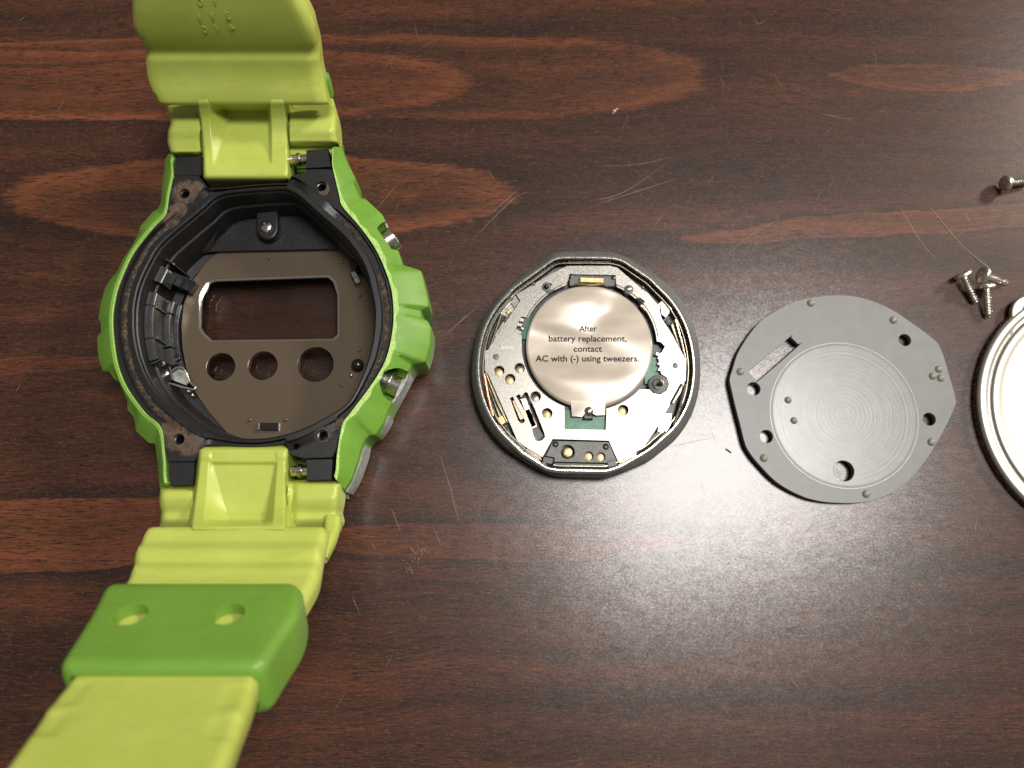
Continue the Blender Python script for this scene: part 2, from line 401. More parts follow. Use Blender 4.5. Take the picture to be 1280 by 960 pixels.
# ================================================================== WATCH
WC = P(320, 392, 13); WC.z = 0
CASE = case_black()
watch = thing('wristwatch', 'green resin wristwatch lying face down with its back open and a yellow-green strap', 'wristwatch', (WC.x, WC.y, 0))
wc = (WC.x, WC.y)
def dens(pts, z, per=6): return crom([P(x, y, z) for x, y in pts], per)
def gapz(R0, hi, low=7.4):
    out = []
    for k in range(NPOL):
        d = 2*math.pi*k/NPOL; y = wc[1]+R0[k]*math.sin(d); x = wc[0]+R0[k]*math.cos(d)
        yt = P(0, lin(x, [(P(214, 199, 12)[0], 201), (P(414, 190, 12)[0], 192)]), 12)[1]; yb = P(0, lin(x, [(P(211, 600, 12)[0], 602), (P(414, 600, 12)[0], 596)]), 12)[1]
        g = y > yt or y < yb
        h = hi[k] if isinstance(hi, list) else hi
        out.append(min(h, low) if g else h)
    return out
rim_px = [(218.8, 196), (216, 219.4), (211, 245), (206.6, 268), (190.6, 285), (166, 317), (149.4, 354), (144, 374), (141, 396), (142.3, 424), (147.5, 456), (158.8, 484), (181, 515), (201, 534), (206, 570), (211, 607),
          (250, 612), (380, 604), (415, 598), (421, 565), (427.5, 530), (437, 516), (461, 484), (480, 452.5), (489, 418.7), (491, 387), (486.6, 355), (470.6, 315), (450, 285), (427.5, 258.7), (423.7, 245.6), (415, 208), (411, 185.6), (360, 188), (270, 193)]
out_px = [(207.5, 200.6), (204, 230), (202, 255), (197, 264), (192.5, 265), (175.6, 285), (174.7, 292.5), (164.4, 311), (155, 324), (147.5, 341), (139, 350), (132.5, 360.6), (127, 380), (124, 400), (127, 404), (127.5, 417), (122.6, 421), (123, 437.5), (125.5, 452), (129.7, 465.6), (138, 465), (143.7, 475), (149, 477), (160.6, 503), (160, 512.5), (168.7, 522.5), (171, 540), (187.5, 555), (195, 555), (198.7, 585), (200, 607), (202, 614),
          (250, 618), (400, 618), (430, 615), (440, 600), (447, 580), (452, 562), (456, 552), (462.5, 545), (470, 545), (479, 532), (485.6, 514), (495, 497), (504, 480), (513, 462), (516, 456), (532.5, 454), (538, 434), (540, 411), (535, 401), (527, 398), (527, 385), (537, 387), (536, 376), (529, 345), (527, 339), (504, 332), (500.6, 320), (494, 302), (484.7, 281), (478, 268), (457.5, 249), (452, 249), (446, 237), (442.5, 230.6), (445, 223), (433, 200.6), (427.5, 183.7), (424, 176), (360, 180), (270, 187), (212, 193)]
Rin = polar(dens(rim_px, 13, 5), wc, soft=1)
Rout = polar([P(x, y, 10) for x, y in out_px], wc, soft=1)
Rout = [max(a, b+0.55) for a, b in zip(Rout, Rin)]
def off(R, d): return [r+d for r in R]
def mixr(A, B, t): return [a+(b-a)*t for a, b in zip(A, B)]
Rsm = polar([P(x, y, 10) for x, y in out_px], wc, soft=60)
Rch = [max(a-0.42, b+0.6) for a, b in zip(Rout, Rin)]
Z = lambda R, z: pring(wc, R, gapz(Rin, z))
loops = [pring(wc, off(Rin, 0.02), 1.8), Z(off(Rin, 0.02), 12.5), Z(off(Rin, 0.15), 12.95), Z(off(Rin, 0.50), 13.0),
         Z(mixr(off(Rin, 0.50), Rch, 0.35), 12.45), Z(Rch, 10.7), Z([max(a-0.12, b+0.6) for a, b in zip(Rout, Rin)], 10.45), Z(Rout, 9.9), pring(wc, Rout, 7.0), pring(wc, mixr(Rout, Rsm, 0.1), 5.0),
         pring(wc, off(mixr(Rout, Rsm, 0.3), -0.6), 2.0), pring(wc, off(mixr(Rout, Rsm, 0.5), -1.6), 0.5), pring(wc, off(mixr(Rout, Rsm, 0.5), -2.6), 0.0), pring(wc, off(Rin, -2.2), 0.0), pring(wc, off(Rin, -2.2), 1.8)]
bez = loft(loops, ring=True)
# pusher recesses cut into the side of the bezel
def wpt(px, py, z): return P(px, py, z)
def radial(p): 
    d = Vector((p.x-wc[0], p.y-wc[1], 0)); d.normalize(); return d
b1 = wpt(488, 300, 9.3); d1 = radial(b1); b2 = wpt(492, 481, 9.6); d2 = radial(b2)
b3 = wpt(443, 588, 8.0); d3 = Vector((0.95, -0.30, 0)).normalized()
cut = [rod(b1-d1*0.9+Vector((0, 0, .6)), b1+d1*6+Vector((0, 0, .6)), 2.5, 24, bev=0), rod(b2-d2*1.7+Vector((0, 0, .9)), b2+d2*6+Vector((0, 0, .9)), 2.5, 24, bev=0),
       rod(b3-d3*1.3+Vector((0, 0, .6)), b3+d3*6, 1.4, 20, bev=0)]
bez = boolean(bez, cut)
bezo = obj('bezel', bez, GREEN, watch, 28)
# paler strip along the inner edge, wider towards the right
zt0 = [13.02+0.03*math.sin(k*0.37)*math.sin(k*0.11) for k in range(NPOL)]
ra = [0.07+0.0*k for k in range(NPOL)]; rb = [0.58+0.16*math.sin(k*0.13)+0.10*math.sin(k*0.41) for k in range(NPOL)]
def wr(k):
    a = 2*math.pi*k/NPOL; return max(0.03, min(1.0, 0.50+0.80*math.cos(a+0.15)))
rb = [r*wr(k) for k, r in enumerate(rb)]
rim = loft([pring(wc, [Rin[k]+0.05 for k in range(NPOL)], gapz(Rin, 12.4, 7.1)), pring(wc, [Rin[k]+0.07 for k in range(NPOL)], gapz(Rin, 12.98, 7.1)), pring(wc, [Rin[k]+0.12 for k in range(NPOL)], gapz(Rin, 13.05, 7.2)), pring(wc, [Rin[k]+0.10+rb[k] for k in range(NPOL)], gapz(Rin, zt0, 7.3)), pring(wc, [Rin[k]+0.12+rb[k] for k in range(NPOL)], gapz(Rin, 12.2, 6.9))], ring=True)
obj('bezel_rim', rim, RIMGREEN, bezo, 40, label='pale inner edge of the green bezel')
# green floor between the lugs
for pts in ([(214, 178), (424, 170), (424, 232), (214, 240)], [(205, 560), (425, 552), (430, 622), (200, 626)]):
    obj('bezel_bridge', plate(PL(pts, 7), [], 3, 7.0, 0.3), GREEN, bezo)
# pushers
for b, d, r, l0, l1 in ((b1, d1, 1.75, -1.5, 0.8), (b2, d2, 1.5, -2.5, 1.1)):
    pb = rod(b+d*l0, b+d*l1, r, 28, bev=0.15)
    po = obj('push_button', pb, SILVER, watch, 30)
    obj('button_ring', rod(b+d*(l0+0.2), b+d*(l1-1.55), r+0.35, 28, bev=0.1), METALDARK, po, 30)
# silvered guards next to the pushers
def guard(pts, z0, z1, th=0.3):
    q = crom([P(x, y, z1) for x, y in pts], 6, False)
    inner = []; outer = []
    for i, p in enumerate(q):
        d = radial(p); outer.append(p+d*0.06); inner.append(p-d*th)
    l = outer+inner[::-1]
    return loft([[Vector((v.x, v.y, z0)) for v in l], [Vector((v.x, v.y, z1-0.12)) for v in l], [Vector((v.x, v.y, z1)) for v in [a+(b-a)*0.15 for a, b in zip(outer, inner)]+[b+(a-b)*0.15 for a, b in zip(outer[::-1], inner[::-1])]]])
for pts, z0, z1 in (([(513, 459), (510, 471), (503, 485), (496, 497), (488, 508)], 5.5, 9.6), ([(456, 553), (454, 566), (449, 582), (442, 600), (433, 615)], 4.5, 9.2), ([(539, 412), (538, 432), (533, 452)], 5.0, 9.4), ([(478, 270), (484, 281), (485, 291)], 6, 9.6), ([(486, 520), (479, 534), (470, 545)], 5, 9.3)):
    obj('side_guard', guard(pts, z0, z1), PALE, watch, 30)
obj('side_guard', rod(b3-d3*1.6, b3-d3*0.2, 0.85, 20), KEEP, watch, 30, label='green oval stud beneath the lower lug')

# ---- black case
case_px = [(219, 219), (216, 223), (211, 245), (206.6, 268), (190.6, 285), (166, 317), (149.4, 354), (144, 374), (141, 396), (142.3, 424), (147.5, 456), (158.8, 484), (181, 515), (201, 534), (205, 560), (210, 577),
           (244, 577), (248, 570), (249, 558), (300, 556), (358, 553), (361, 562), (364, 569), (381, 573), (416, 572), (421, 560), (427.5, 530), (437, 516), (461, 484), (480, 452.5), (489, 418.7), (491, 387), (486.6, 355), (470.6, 315), (450, 285), (427.5, 258.7), (423.7, 245.6), (416, 211), (385, 211), (379, 216), (363, 219), (360, 231), (300, 233), (258, 235), (253, 225), (250, 219)]
open_px = [(350, 236), (310, 238.5), (273, 244), (252.5, 260.6), (232, 277.5), (200, 305.6), (185, 330), (173.7, 355), (168.3, 377.5), (167, 396), (167.4, 415), (170, 432), (173.7, 447), (180, 464), (188.7, 480.6), (202, 498), (222, 515), (245, 532.5), (275, 545), (305, 549), (337.5, 547.5), (375, 537.5), (412, 519), (437, 501), (453, 470), (463, 440), (467.5, 415), (468.5, 387), (464, 362), (458, 338), (446, 315), (427.5, 292.5), (397.5, 266), (375, 245.6), (362, 238)]
Rc = polar([P(x, y, 12.9) for x, y in case_px], wc, soft=1)
Rb = polar(dens(open_px, 13, 5), wc, soft=6)
Rc = [min(a, b-0.02) for a, b in zip(Rc, Rin)]; Rc = [max(a, b+1.0) for a, b in zip(Rc, Rb)]
gw = [c-b for c, b in zip(Rc, Rb)]
g0 = [b+max(0.5, 0.42*min(w, 2.4)) for b, w in zip(Rb, gw)]
g1 = [min(b+0.87*min(w, 2.55), c-0.3) for b, w, c in zip(Rb, gw, Rc)]
g1 = [max(a, b+0.12) for a, b in zip(g1, g0)]
top = 12.88
gd = [top-0.02-0.73*(1-ss(2.5, 5.2, w)) for w in gw]      # groove dies out under the lug flats
top = 12.88
for _ in range(10): gd = [(gd[k-1]+2*gd[k]+gd[(k+1) % NPOL])/4 for k in range(NPOL)]
cl = [pring(wc, Rc, 4.0), pring(wc, Rc, top-0.1), pring(wc, off(Rc, -0.1), top), pring(wc, off(g1, 0.06), top), pring(wc, g1, [min(top, z+0.55) for z in gd]), pring(wc, off(g1, -0.02), gd),
      pring(wc, off(g0, 0.02), gd), pring(wc, g0, [min(top, z+0.62) for z in gd]), pring(wc, off(g0, -0.1), 12.98), pring(wc, off(Rb, 0.18), 13.02), pring(wc, Rb, 12.9),
      pring(wc, off(Rb, -0.03), 12.3), pring(wc, off(Rb, -0.22), 12.15), pring(wc, off(Rb, -0.25), 9.0), pring(wc, off(Rb, -0.55), 8.8), pring(wc, off(Rb, -0.9), 4.3),
      pring(wc, off(Rb, -2.2), 4.15), pring(wc, off(Rb, -2.3), 2.9), pring(wc, off(Rc, -1.2), 2.9)]
case = loft(cl, ring=True)
cuts = []
holes = [(230.5, 242, .78), (401.5, 233, .78), (223.5, 549, .78), (403, 544, .78), (369.5, 558, .5)]
for x, y, r in holes:
    p = P(x, y, 12.9); cuts.append(cyl(p, r, 9.5, 14, 24, 0))
case = boolean(case, cuts)
caseo = obj('case', case, CASE, watch, 32)
for x, y, r in holes[:4]:
    p = P(x, y, 12.9)
    obj('threaded_insert', lathe(p, [(r-0.02, 10.0), (r-0.02, 12.5), (r-0.2, 12.45), (r-0.2, 12.2), (r-0.1, 12.1), (r-0.22, 11.9), (r-0.12, 11.7), (r-0.25, 11.5), (r-0.25, 10.0)], 28, cap=False), GLOSSBLACK, caseo)
    obj('collar', lathe(p, [(r+0.42, 12.8), (r+0.40, 12.93), (r+0.02, 12.93), (r+0.02, 12.6)], 32, cap=False), CASE, caseo)
# lug blocks
for pts in ([(218, 196), (252, 195), (253, 220), (216, 220)], [(382, 187), (410, 185), (415, 209), (382, 211)], [(210, 577), (244, 577), (242, 606), (212, 607)], [(382, 574), (417, 573), (415, 600), (383, 601)]):
    a = PL(pts, 12.6)
    c = sum(a, Vector())/4
    me = loft([[Vector((v.x, v.y, 6)) for v in a], [Vector((v.x, v.y, 12.2)) for v in a], [Vector((v.x*0.93+c.x*0.07, v.y*0.93+c.y*0.07, 12.62)) for v in a]])
    obj('lug', me, CASE, watch, 20)
# spring bars
for x0, y0, x1, y1 in ((362, 200, 388, 199), (364, 589, 390, 588), (244, 203, 260, 202)):
    p, q = P(x0, y0, 11.2), P(x1, y1, 11.2)
    so = obj('spring_bar', rod(p, q, 0.75, 20), SILVER, watch)
    mid = p+(q-p)*0.42
    obj('collar', rod(mid-(q-p).normalized()*0.25, mid+(q-p).normalized()*0.35, 0.98, 20), METALDARK, so)
# dried residue in the gasket groove
def residue(a0, a1, seed, wid=1.0):
    rnd = random.Random(seed); n = int((a1-a0)/0.5); loops = []
    for i in range(n+1):
        a = math.radians(a0+(a1-a0)*i/n); k = int(a/(2*math.pi)*NPOL) % NPOL
        r0, r1 = g0[k]+0.03, g1[k]-0.03; w = (r1-r0)
        j0 = w*rnd.uniform(0.0, 0.36); j1 = w*rnd.uniform(0.0, 0.36)
        e = min(1, i/6, (n-i)/6)
        r0 += j0+(1-e)*w*0.3; r1 -= j1+(1-e)*w*0.3; h = rnd.uniform(0.03, 0.24)
        z = gd[k]
        L = []
        for t, zz in ((0, 0), (0.2, h*rnd.uniform(.4, 1)), (0.5, h), (0.8, h*rnd.uniform(.4, 1)), (1, 0)):
            rr = r0+(r1-r0)*t; L.append(Vector((wc[0]+rr*math.cos(a), wc[1]+rr*math.sin(a), z+zz+0.01)))
        loops.append(L)
    me = loft(loops, closed=False, cap=False)
    return me
DIRT = (lambda t: t.fin(t.ramp(t.noise(t.map(), 1.6, 5, 0.7), [(0.35, (0.020, 0.016, 0.012)), (0.52, (0.075, 0.054, 0.034)), (0.72, (0.24, 0.175, 0.105))]), 0.8, 0.0, t.bump(t.noise(t.map(), 4, 4, 0.7), 0.0001)))(NT('dried_residue'))
for a0, a1, sd in ((128, 236, 3), (-48, 22, 5), (34, 56, 8)):
    obj('gasket_residue', residue(a0, a1, sd), DIRT, caseo, 60)

# ---- mask plate over the missing display, with window and three eyes
PLT = plain('dark_mirror_mask', (0.158, 0.120, 0.084), 0.18, 0.45, 0.03, 0.1, 0.000002, 1.0, 0.02)
zp = 4.6
po_px = [(276, 312.5), (432, 309), (470, 345), (500, 400), (495, 470), (455, 540), (400, 575), (300, 566), (290, 548), (262, 516), (243, 489), (233, 462), (228, 436), (226.5, 408), (229.5, 380), (241, 350), (258, 328)]
win = [(259, 352), (266, 348.6), (412, 343.5), (419, 350), (424, 366), (424, 420), (418, 425.5), (262, 427), (253, 419), (248, 411), (249, 374), (251, 366)]
def ell(cx, cy, r, n=40): return [(cx+r*math.cos(2*math.pi*i/n), cy+r*math.sin(2*math.pi*i/n)) for i in range(n)]
hol = [PL(win, zp)]+[circ(P(x, y, zp), r*0.1165*1.0) and [Vector((a, b, zp)) for a, b in circ(P(x, y, zp), r*0.1145, 48)] for x, y, r in ((276, 458.5, 18.8), (328.5, 457, 19.3), (394.5, 455.5, 23.6))]
pl = obj('display_mask', plate(PL(po_px, zp), hol, zp-0.75, zp, 0.05), PLT, watch, 25)
RED = plain('bevel_chrome', (0.85, 0.82, 0.78), 0.12, 1.0, 0.05)
for i, l in enumerate(hol):        # polished inner edges of the openings
    l = [Vector(v) for v in l]; c = sum(l, Vector())/len(l)
    ew = 0.30 if i == 0 else 0.09
    def ins(v, w):
        dx = min(1.0, w/max(0.3, abs(c.x-v.x))) ; dy = min(1.0, w/max(0.3, abs(c.y-v.y)))
        d = (v-c); L = d.length
        return Vector((v.x-(v.x-c.x)*dx, v.y-(v.y-c.y)*dy, v.z)) if i == 0 else v-d*(w/L)
    a = [Vector((v.x, v.y, zp-0.06)) for v in l]; b = [Vector((ins(v, ew).x, ins(v, ew).y, zp-(0.22 if i == 0 else 0.2))) for v in l]; b2_ = [Vector((v.x, v.y, zp-0.75)) for v in b]
    obj('window_edge' if i == 0 else 'eye_edge', loft([a, b, b2_], cap=False), RED, pl)
for x, y in ((337, 322), (428, 328), (451, 370), (450, 438), (427, 482), (313, 525), (358, 525)):
    p = P(x, y, zp)
    obj('locating_pin', join([dome(p, 0.30, zp+0.05, 0.32)]), PLT, pl)
    obj('pin_ring', lathe(p+Vector((0.4, -0.1, 0)), [(0.82, zp-0.02), (0.80, zp+0.03), (0.72, zp+0.03), (0.70, zp-0.02)], 28, cap=False), PLT, pl)
obj('slot_block', bar(323, 533, 348, 533, 9, zp-0.2, zp+0.5), GLOSSBLACK, pl)
obj('slot_edge', bar(322, 533, 324, 533, 9, zp-0.2, zp+0.62), SILVER, pl)
# watch glass
GL = NT('watch_glass'); GL.fin((0.86, 0.84, 0.82), 0.03, 0.0); GL.b.inputs['Transmission Weight'].default_value = 1.0; GL.b.inputs['IOR'].default_value = 1.22
gp = [Vector((wc[0]+(Rb[k]-1.0)*math.cos(2*math.pi*k/NPOL), wc[1]+(Rb[k]-1.0)*math.sin(2*math.pi*k/NPOL), 0)) for k in range(0, NPOL, 8)]
obj('watch_glass', plate(gp, [], 1.2, 2.7, 0.1), GL.m, watch)
# black upper panel inside the case
zq = 5.3
pan = [(226, 334), (240, 318), (262, 314.5), (432, 311), (462, 346), (470, 330), (440, 290), (410, 262), (380, 246), (280, 250), (240, 280), (214, 306)]
ppan = obj('inner_panel', plate(PL(pan, zq), [], 4.8, zq, 0.12), CASE, watch)
obj('inner_facet', loft([PL([(288, 268), (244, 305), (240, 318), (262, 312)], 5.35), [P(x, y, z) for x, y, z in ((284, 262, 8.5), (240, 292, 8.5), (236, 318, 5.5), (262, 312, 5.6))]]), CASE, ppan, 20)
ridge = [P(x, y, z) for x, y, z in ((250, 300, 5.4), (268, 285, 5.5), (288, 268, 5.6))]
obj('moulding_line', tube(ridge, 0.09), CASE, ppan)
tab = [(320, 262), (347, 262)]+[(333.5+13.5*math.cos(a), 285+14*math.sin(a)) for a in [math.pi*i/14 for i in range(15)]]
to = obj('screw_tab', plate(PL(tab, 7), [], 5.2, 7.0, 0.25), CASE, watch)
def cross_screw(name, p, r, h, m, parent, label=None, ang=0.4, tag=None):
    me = lathe(p, [(r, p.z-0.3), (r, p.z+h*0.3), (r*0.85, p.z+h*0.75), (r*0.5, p.z+h), (0.02, p.z+h*1.05)], 28)
    cs = []
    for k in (0, 1):
        a = ang+k*math.pi/2; d = Vector((math.cos(a), math.sin(a), 0)); s = Vector((-d.y, d.x, 0))
        q = [p+d*r*0.62+s*r*0.13, p-d*r*0.62+s*r*0.13, p-d*r*0.62-s*r*0.13, p+d*r*0.62-s*r*0.13]
        cs.append(loft([[Vector((v.x, v.y, p.z+h*0.35)) for v in q], [Vector((v.x, v.y, p.z+h*2)) for v in q]]))
    me = boolean(me, [cs[0]]); me = boolean(me, [cs[1]])
    return obj(name, me, m, parent, 30, label)
cross_screw('screw', P(333, 283.5, 7.05), 0.98, 0.42, SILVER, to)
# clips inside the case
def clip(x1, y1, x2, y2, w, z0, z1, m, scr=None, dz=0, sm=None):
    c = obj('inner_clip', bar(x1, y1, x2, y2, w, z0, z1, 0.15, dz=dz), m, watch)
    if scr: cross_screw('screw', P(*scr), 0.62, 0.3, sm or COPPER, c)
    return c
c1 = clip(204, 341, 228, 353, 16, 4.8, 7.2, GLOSSBLACK, (212.5, 344.5, 7.2))
obj('clip_foot', bar(226, 352, 240, 359, 15, 4.5, 6.3, 0.15), GLOSSBLACK, c1)
obj('wire_spring', tube([P(236, 349, 6.4), P(242, 351, 6.4), P(245, 355, 5.8), P(243, 361, 5.2)], 0.16), SILVER, c1)
obj('wire_end', dome(P(242, 360, 5.2), 0.28, 5.2, 0.3), SILVER, c1)
c2 = clip(201, 469, 214, 465, 20, 4.6, 6.9, GLOSSBLACK, (206.5, 466.5, 6.95), sm=SILVER)
pl2 = [(213, 467), (224, 461), (231, 464), (236, 476), (232, 481.5), (215, 475)]
obj('clip_plate', plate(PL(pl2, 6.6), [], 6.1, 6.6, 0.1), PALE, c2)
obj('wire_spring', tube([P(*p) for p in ((213, 465, 7.2), (220, 459, 7.3), (228, 459, 7.2), (233, 466, 7.0), (237, 476, 6.8), (241, 482, 6.3))], 0.15), SILVER, c2)
obj('wire_spring', tube([P(*p) for p in ((211, 478, 7.0), (222, 482, 7.0), (233, 485, 6.8), (242, 487, 6.3), (245, 484, 6.2), (241, 481, 6.2))], 0.15), SILVER, c2)
for x, y in ((236, 489), (241, 494)): obj('wire_end', dome(P(x, y, 5.6), 0.25, 5.6, 0.4), SILVER, c2)
c3 = clip(452, 322, 440, 332, 14, 4.8, 6.8, GLOSSBLACK)
obj('clip_foot', bar(441, 339, 448, 354, 8, 4.7, 5.6, 0.12), METALDARK, c3)
obj('clip_ball', dome(P(445, 331, 6.4), 0.8, 6.4, 0.6), GLOSSBLACK, c3)
obj('clip_ball', dome(P(447, 456, 5.4), 0.95, 5.4, 0.7), GLOSSBLACK, watch)
obj('wire_end', dome(P(439.5, 469, 5.0), 0.25, 5.0, 0.4), SILVER, watch)
# ribs and panels on the left inner wall
def wallbox(a0, a1, o0, o1, z0, z1):
    L = []
    n = max(2, int(abs(a1-a0)/1.5))
    A = [math.radians(a0+(a1-a0)*i/n) for i in range(n+1)]
    def ringpts(o): 
        r = []
        for a in A:
            k = (a/(2*math.pi)*NPOL) % NPOL; i = int(k); R = Rb[i % NPOL]; r.append(Vector((wc[0]+(R+o)*math.cos(a), wc[1]+(R+o)*math.sin(a), 0)))
        return r
    i_, o_ = ringpts(o1), ringpts(o0)
    l = o_+i_[::-1]
    return loft([[Vector((v.x, v.y, z0)) for v in l], [Vector((v.x, v.y, z1-0.08)) for v in l], [Vector((v.x, v.y, z1)) for v in o_+[b+(a-b)*0.12 for a, b in zip(o_[::-1], i_[::-1])]]])
for a0, a1 in ((166, 172.5), (173.5, 190), (191, 202), (152, 160)):
    obj('wall_panel', wallbox(a0, a1, -0.3, -1.55, 7.4, 10.4), PANEL, caseo, 50)
for a0, a1, z in ((165.5, 172, 6.6), (173, 192, 6.8), (193, 203, 6.6)):
    obj('wall_panel', wallbox(a0, a1, -0.8, -2.4, 4.3, z), PANEL, caseo, 50)
for a in (173, 190.5, 203, 148):
    obj('wall_rib', wallbox(a-0.35, a+0.35, -0.3, -1.85, 4.6, 10.2), PANEL, caseo, 50)
obj('wall_ledge', wallbox(165, 205, -1.0, -2.9, 4.2, 5.1), PANEL, caseo, 50)
cy_ = P(223, 448, 5.2); obj('wall_post', cyl(cy_, 0.5, 4.2, 5.9), GLOSSBLACK, caseo)

# ---- strap pieces
def strip(rows, py0, py1, step, zoff=None, th=3.2, r=0.9, nu=26, cap_round=True, y1off=0.0):
    """a moulded strap run; rows = (py, pxL, pxR, z). The height profile may be carved by zoff(py,u)."""
    ys = []; y = py0
    while y <= py1+1e-6: ys.append(y); y += step
    cen = []
    for y in ys:
        L, R, z = interp(y, rows); cen.append((P(L, y, z), P(R, y, z)))
    loops = []
    for i, y in enumerate(ys):
        a, b = cen[i]
        p, q = (cen[max(i-1, 0)][0]+cen[max(i-1, 0)][1])/2, (cen[min(i+1, len(ys)-1)][0]+cen[min(i+1, len(ys)-1)][1])/2
        t = (q-p).normalized(); s = (b-a).normalized(); n = s.cross(t); 
        if n.z < 0: n = -n
        w = (b-a).length
        pts = []
        e = 0.0
        if cap_round:
            dd = min(i, len(ys)-1-i)*step/8.0
            e = r*(1-math.sqrt(max(0, 1-(1-min(1, dd/r))**2)))
        for k in range(nu+1):
            u = k/nu; x = u*w
            ed = min(x, w-x)
            dz = -(r-math.sqrt(max(0, r*r-(r-min(r, ed))**2)))
            if zoff: dz += zoff(y, u)
            pts.append(a+s*x+n*(dz-e))
        low = [a+s*(0.15), b-s*0.15]
        pts += [b-n*(th*0.5), b-s*0.25-n*th, a+s*0.25-n*th, a-n*(th*0.5)]
        loops.append(pts)
    return loft(loops)
strap = obj('strap', join([
    strip([(-60, 160, 350, 35), (-30, 161, 358, 32.6), (0, 163, 372, 29.8), (20, 164, 382, 27.8), (40, 166, 391, 25.5), (54, 173, 395, 23.6), (66, 180, 398, 21.7), (76, 180, 398.5, 20.8), (84, 180, 399.5, 20.2), (100, 182, 403, 19.0), (118, 190, 406, 17.6), (133, 196, 410, 16.6)],
          -60, 132, 2.0, zoff=lambda y, u: -0.08*math.exp(-((y-63)/4)**2)+0.20*math.exp(-((y-75)/7)**2)-0.18*math.exp(-((y-98)/12)**2)+0.12*math.exp(-((y-118)/9)**2), th=4.2, r=0.8)]), LIME, watch, 50)
# bars + insert patches (height fields in place)
def patch(x0, x1, y0, y1, zf, zb, nx=60, ny=60, lx=None, rx=None):
    vs = []; fs = []
    for j in range(ny+1):
        y = y0+(y1-y0)*j/ny
        a = lx(y) if lx else x0; b = rx(y) if rx else x1
        for i in range(nx+1):
            x = a+(b-a)*i/nx; vs.append(P(x, y, zf(x, y, i/nx, j/ny)))
    N = (nx+1)*(ny+1)
    vs += [Vector((v.x, v.y, zb)) for v in vs]
    I = lambda i, j: j*(nx+1)+i
    for j in range(ny):
        for i in range(nx):
            fs.append((I(i, j), I(i+1, j), I(i+1, j+1), I(i, j+1))); fs.append((N+I(i, j), N+I(i, j+1), N+I(i+1, j+1), N+I(i+1, j)))
    for i in range(nx): fs.append((I(i, 0), N+I(i, 0), N+I(i+1, 0), I(i+1, 0))); fs.append((I(i, ny), I(i+1, ny), N+I(i+1, ny), N+I(i, ny)))
    for j in range(ny): fs.append((I(0, j), I(0, j+1), N+I(0, j+1), N+I(0, j))); fs.append((I(nx, j), N+I(nx, j), N+I(nx, j+1), I(nx, j+1)))
    return mesh(vs, fs)
def rnd_edge(u, w, r):
    e = min(u, 1-u)*w
    return -(r-math.sqrt(max(0, r*r-(r-min(r, e))**2)))
def zbar_up(x, y, u, v):
    z = 12.6-3.0*ss(150, 128, y)-0.0
    z += 0.5*math.exp(-((y-160)/10)**2)-0.35*math.exp(-((y-178)/8)**2)
    yb = 195-13*ss(240, 372, x)
    z -= 2.5*ss(yb-8, yb+2, y)**2
    z -= 4.5*ss(250, 256, x)*(1-ss(357, 362, x))
    return z+rnd_edge(u, 25, 1.1)
obj('strap_shoulder', patch(0, 0, 112, 196, zbar_up, 8.0, 90, 50, lx=lambda y: lin(y, [(112, 200), (133, 207), (145, 211), (155, 213), (165, 209.5), (178, 209), (188, 212), (196, 216)]), rx=lambda y: lin(y, [(112, 408), (125, 417), (140, 420.5), (155, 420.5), (170, 421), (180, 423), (184, 420), (196, 412)])), LIME, strap, 60)
def rib(x, c, w, e): return ss(c-w-e, c-w, x)*(1-ss(c+w, c+w+e, x))
def zins_up(x, y, u, v):
    base = interp(y, [(104, 16.5), (114, 17.1), (121, 17.25), (128, 17.05), (136, 16.0), (148, 14.7), (165, 13.8), (190, 13.35), (204, 13.35), (215, 13.5), (221, 13.3), (225, 12.6), (229, 11.0)])[0]
    cen = lin(y, [(104, 16.0), (129, 15.8), (139, 12.0), (150, 11.9), (200, 13.0), (207, 13.4)])
    lft = lin(y, [(118, 264), (148, 288), (204, 269)]); rgt = lin(y, [(118, 336), (150, 338), (204, 339)])
    le = lin(y, [(118, 258), (140, 262), (204, 266)])
    m = max(0.0, min(1.0, (x-le)/max(2.0, lft-le)))*(1-ss(rgt-3, rgt+1.5, x))
    z0 = base
    base = base*(1-m)+min(base, cen)*m if y < 207 else base
    dep = 0
    # outer falls beside ribs
    lo = lin(y, [(118, 242), (150, 249), (175, 251), (228, 253)]); ro = lin(y, [(118, 356), (150, 361), (228, 363)])
    z = base
    z -= 3.0*(1-ss(lo-1, lo+3.5, x))*ss(232, 190, y)+3.0*ss(ro-3.5, ro+1, x)*ss(232, 190, y)
    z += rnd_edge(u, 13, 0.7)
    return z
obj('strap_insert', patch(0, 0, 106, 229, zins_up, 8.0, 110, 110, lx=lambda y: lin(y, [(106, 238), (120, 241), (150, 247), (180, 251), (200, 252.5), (222, 254), (229, 258)]), rx=lambda y: lin(y, [(106, 357), (120, 358), (150, 363), (200, 363), (222, 361), (229, 358)])), LIME, strap, 60)

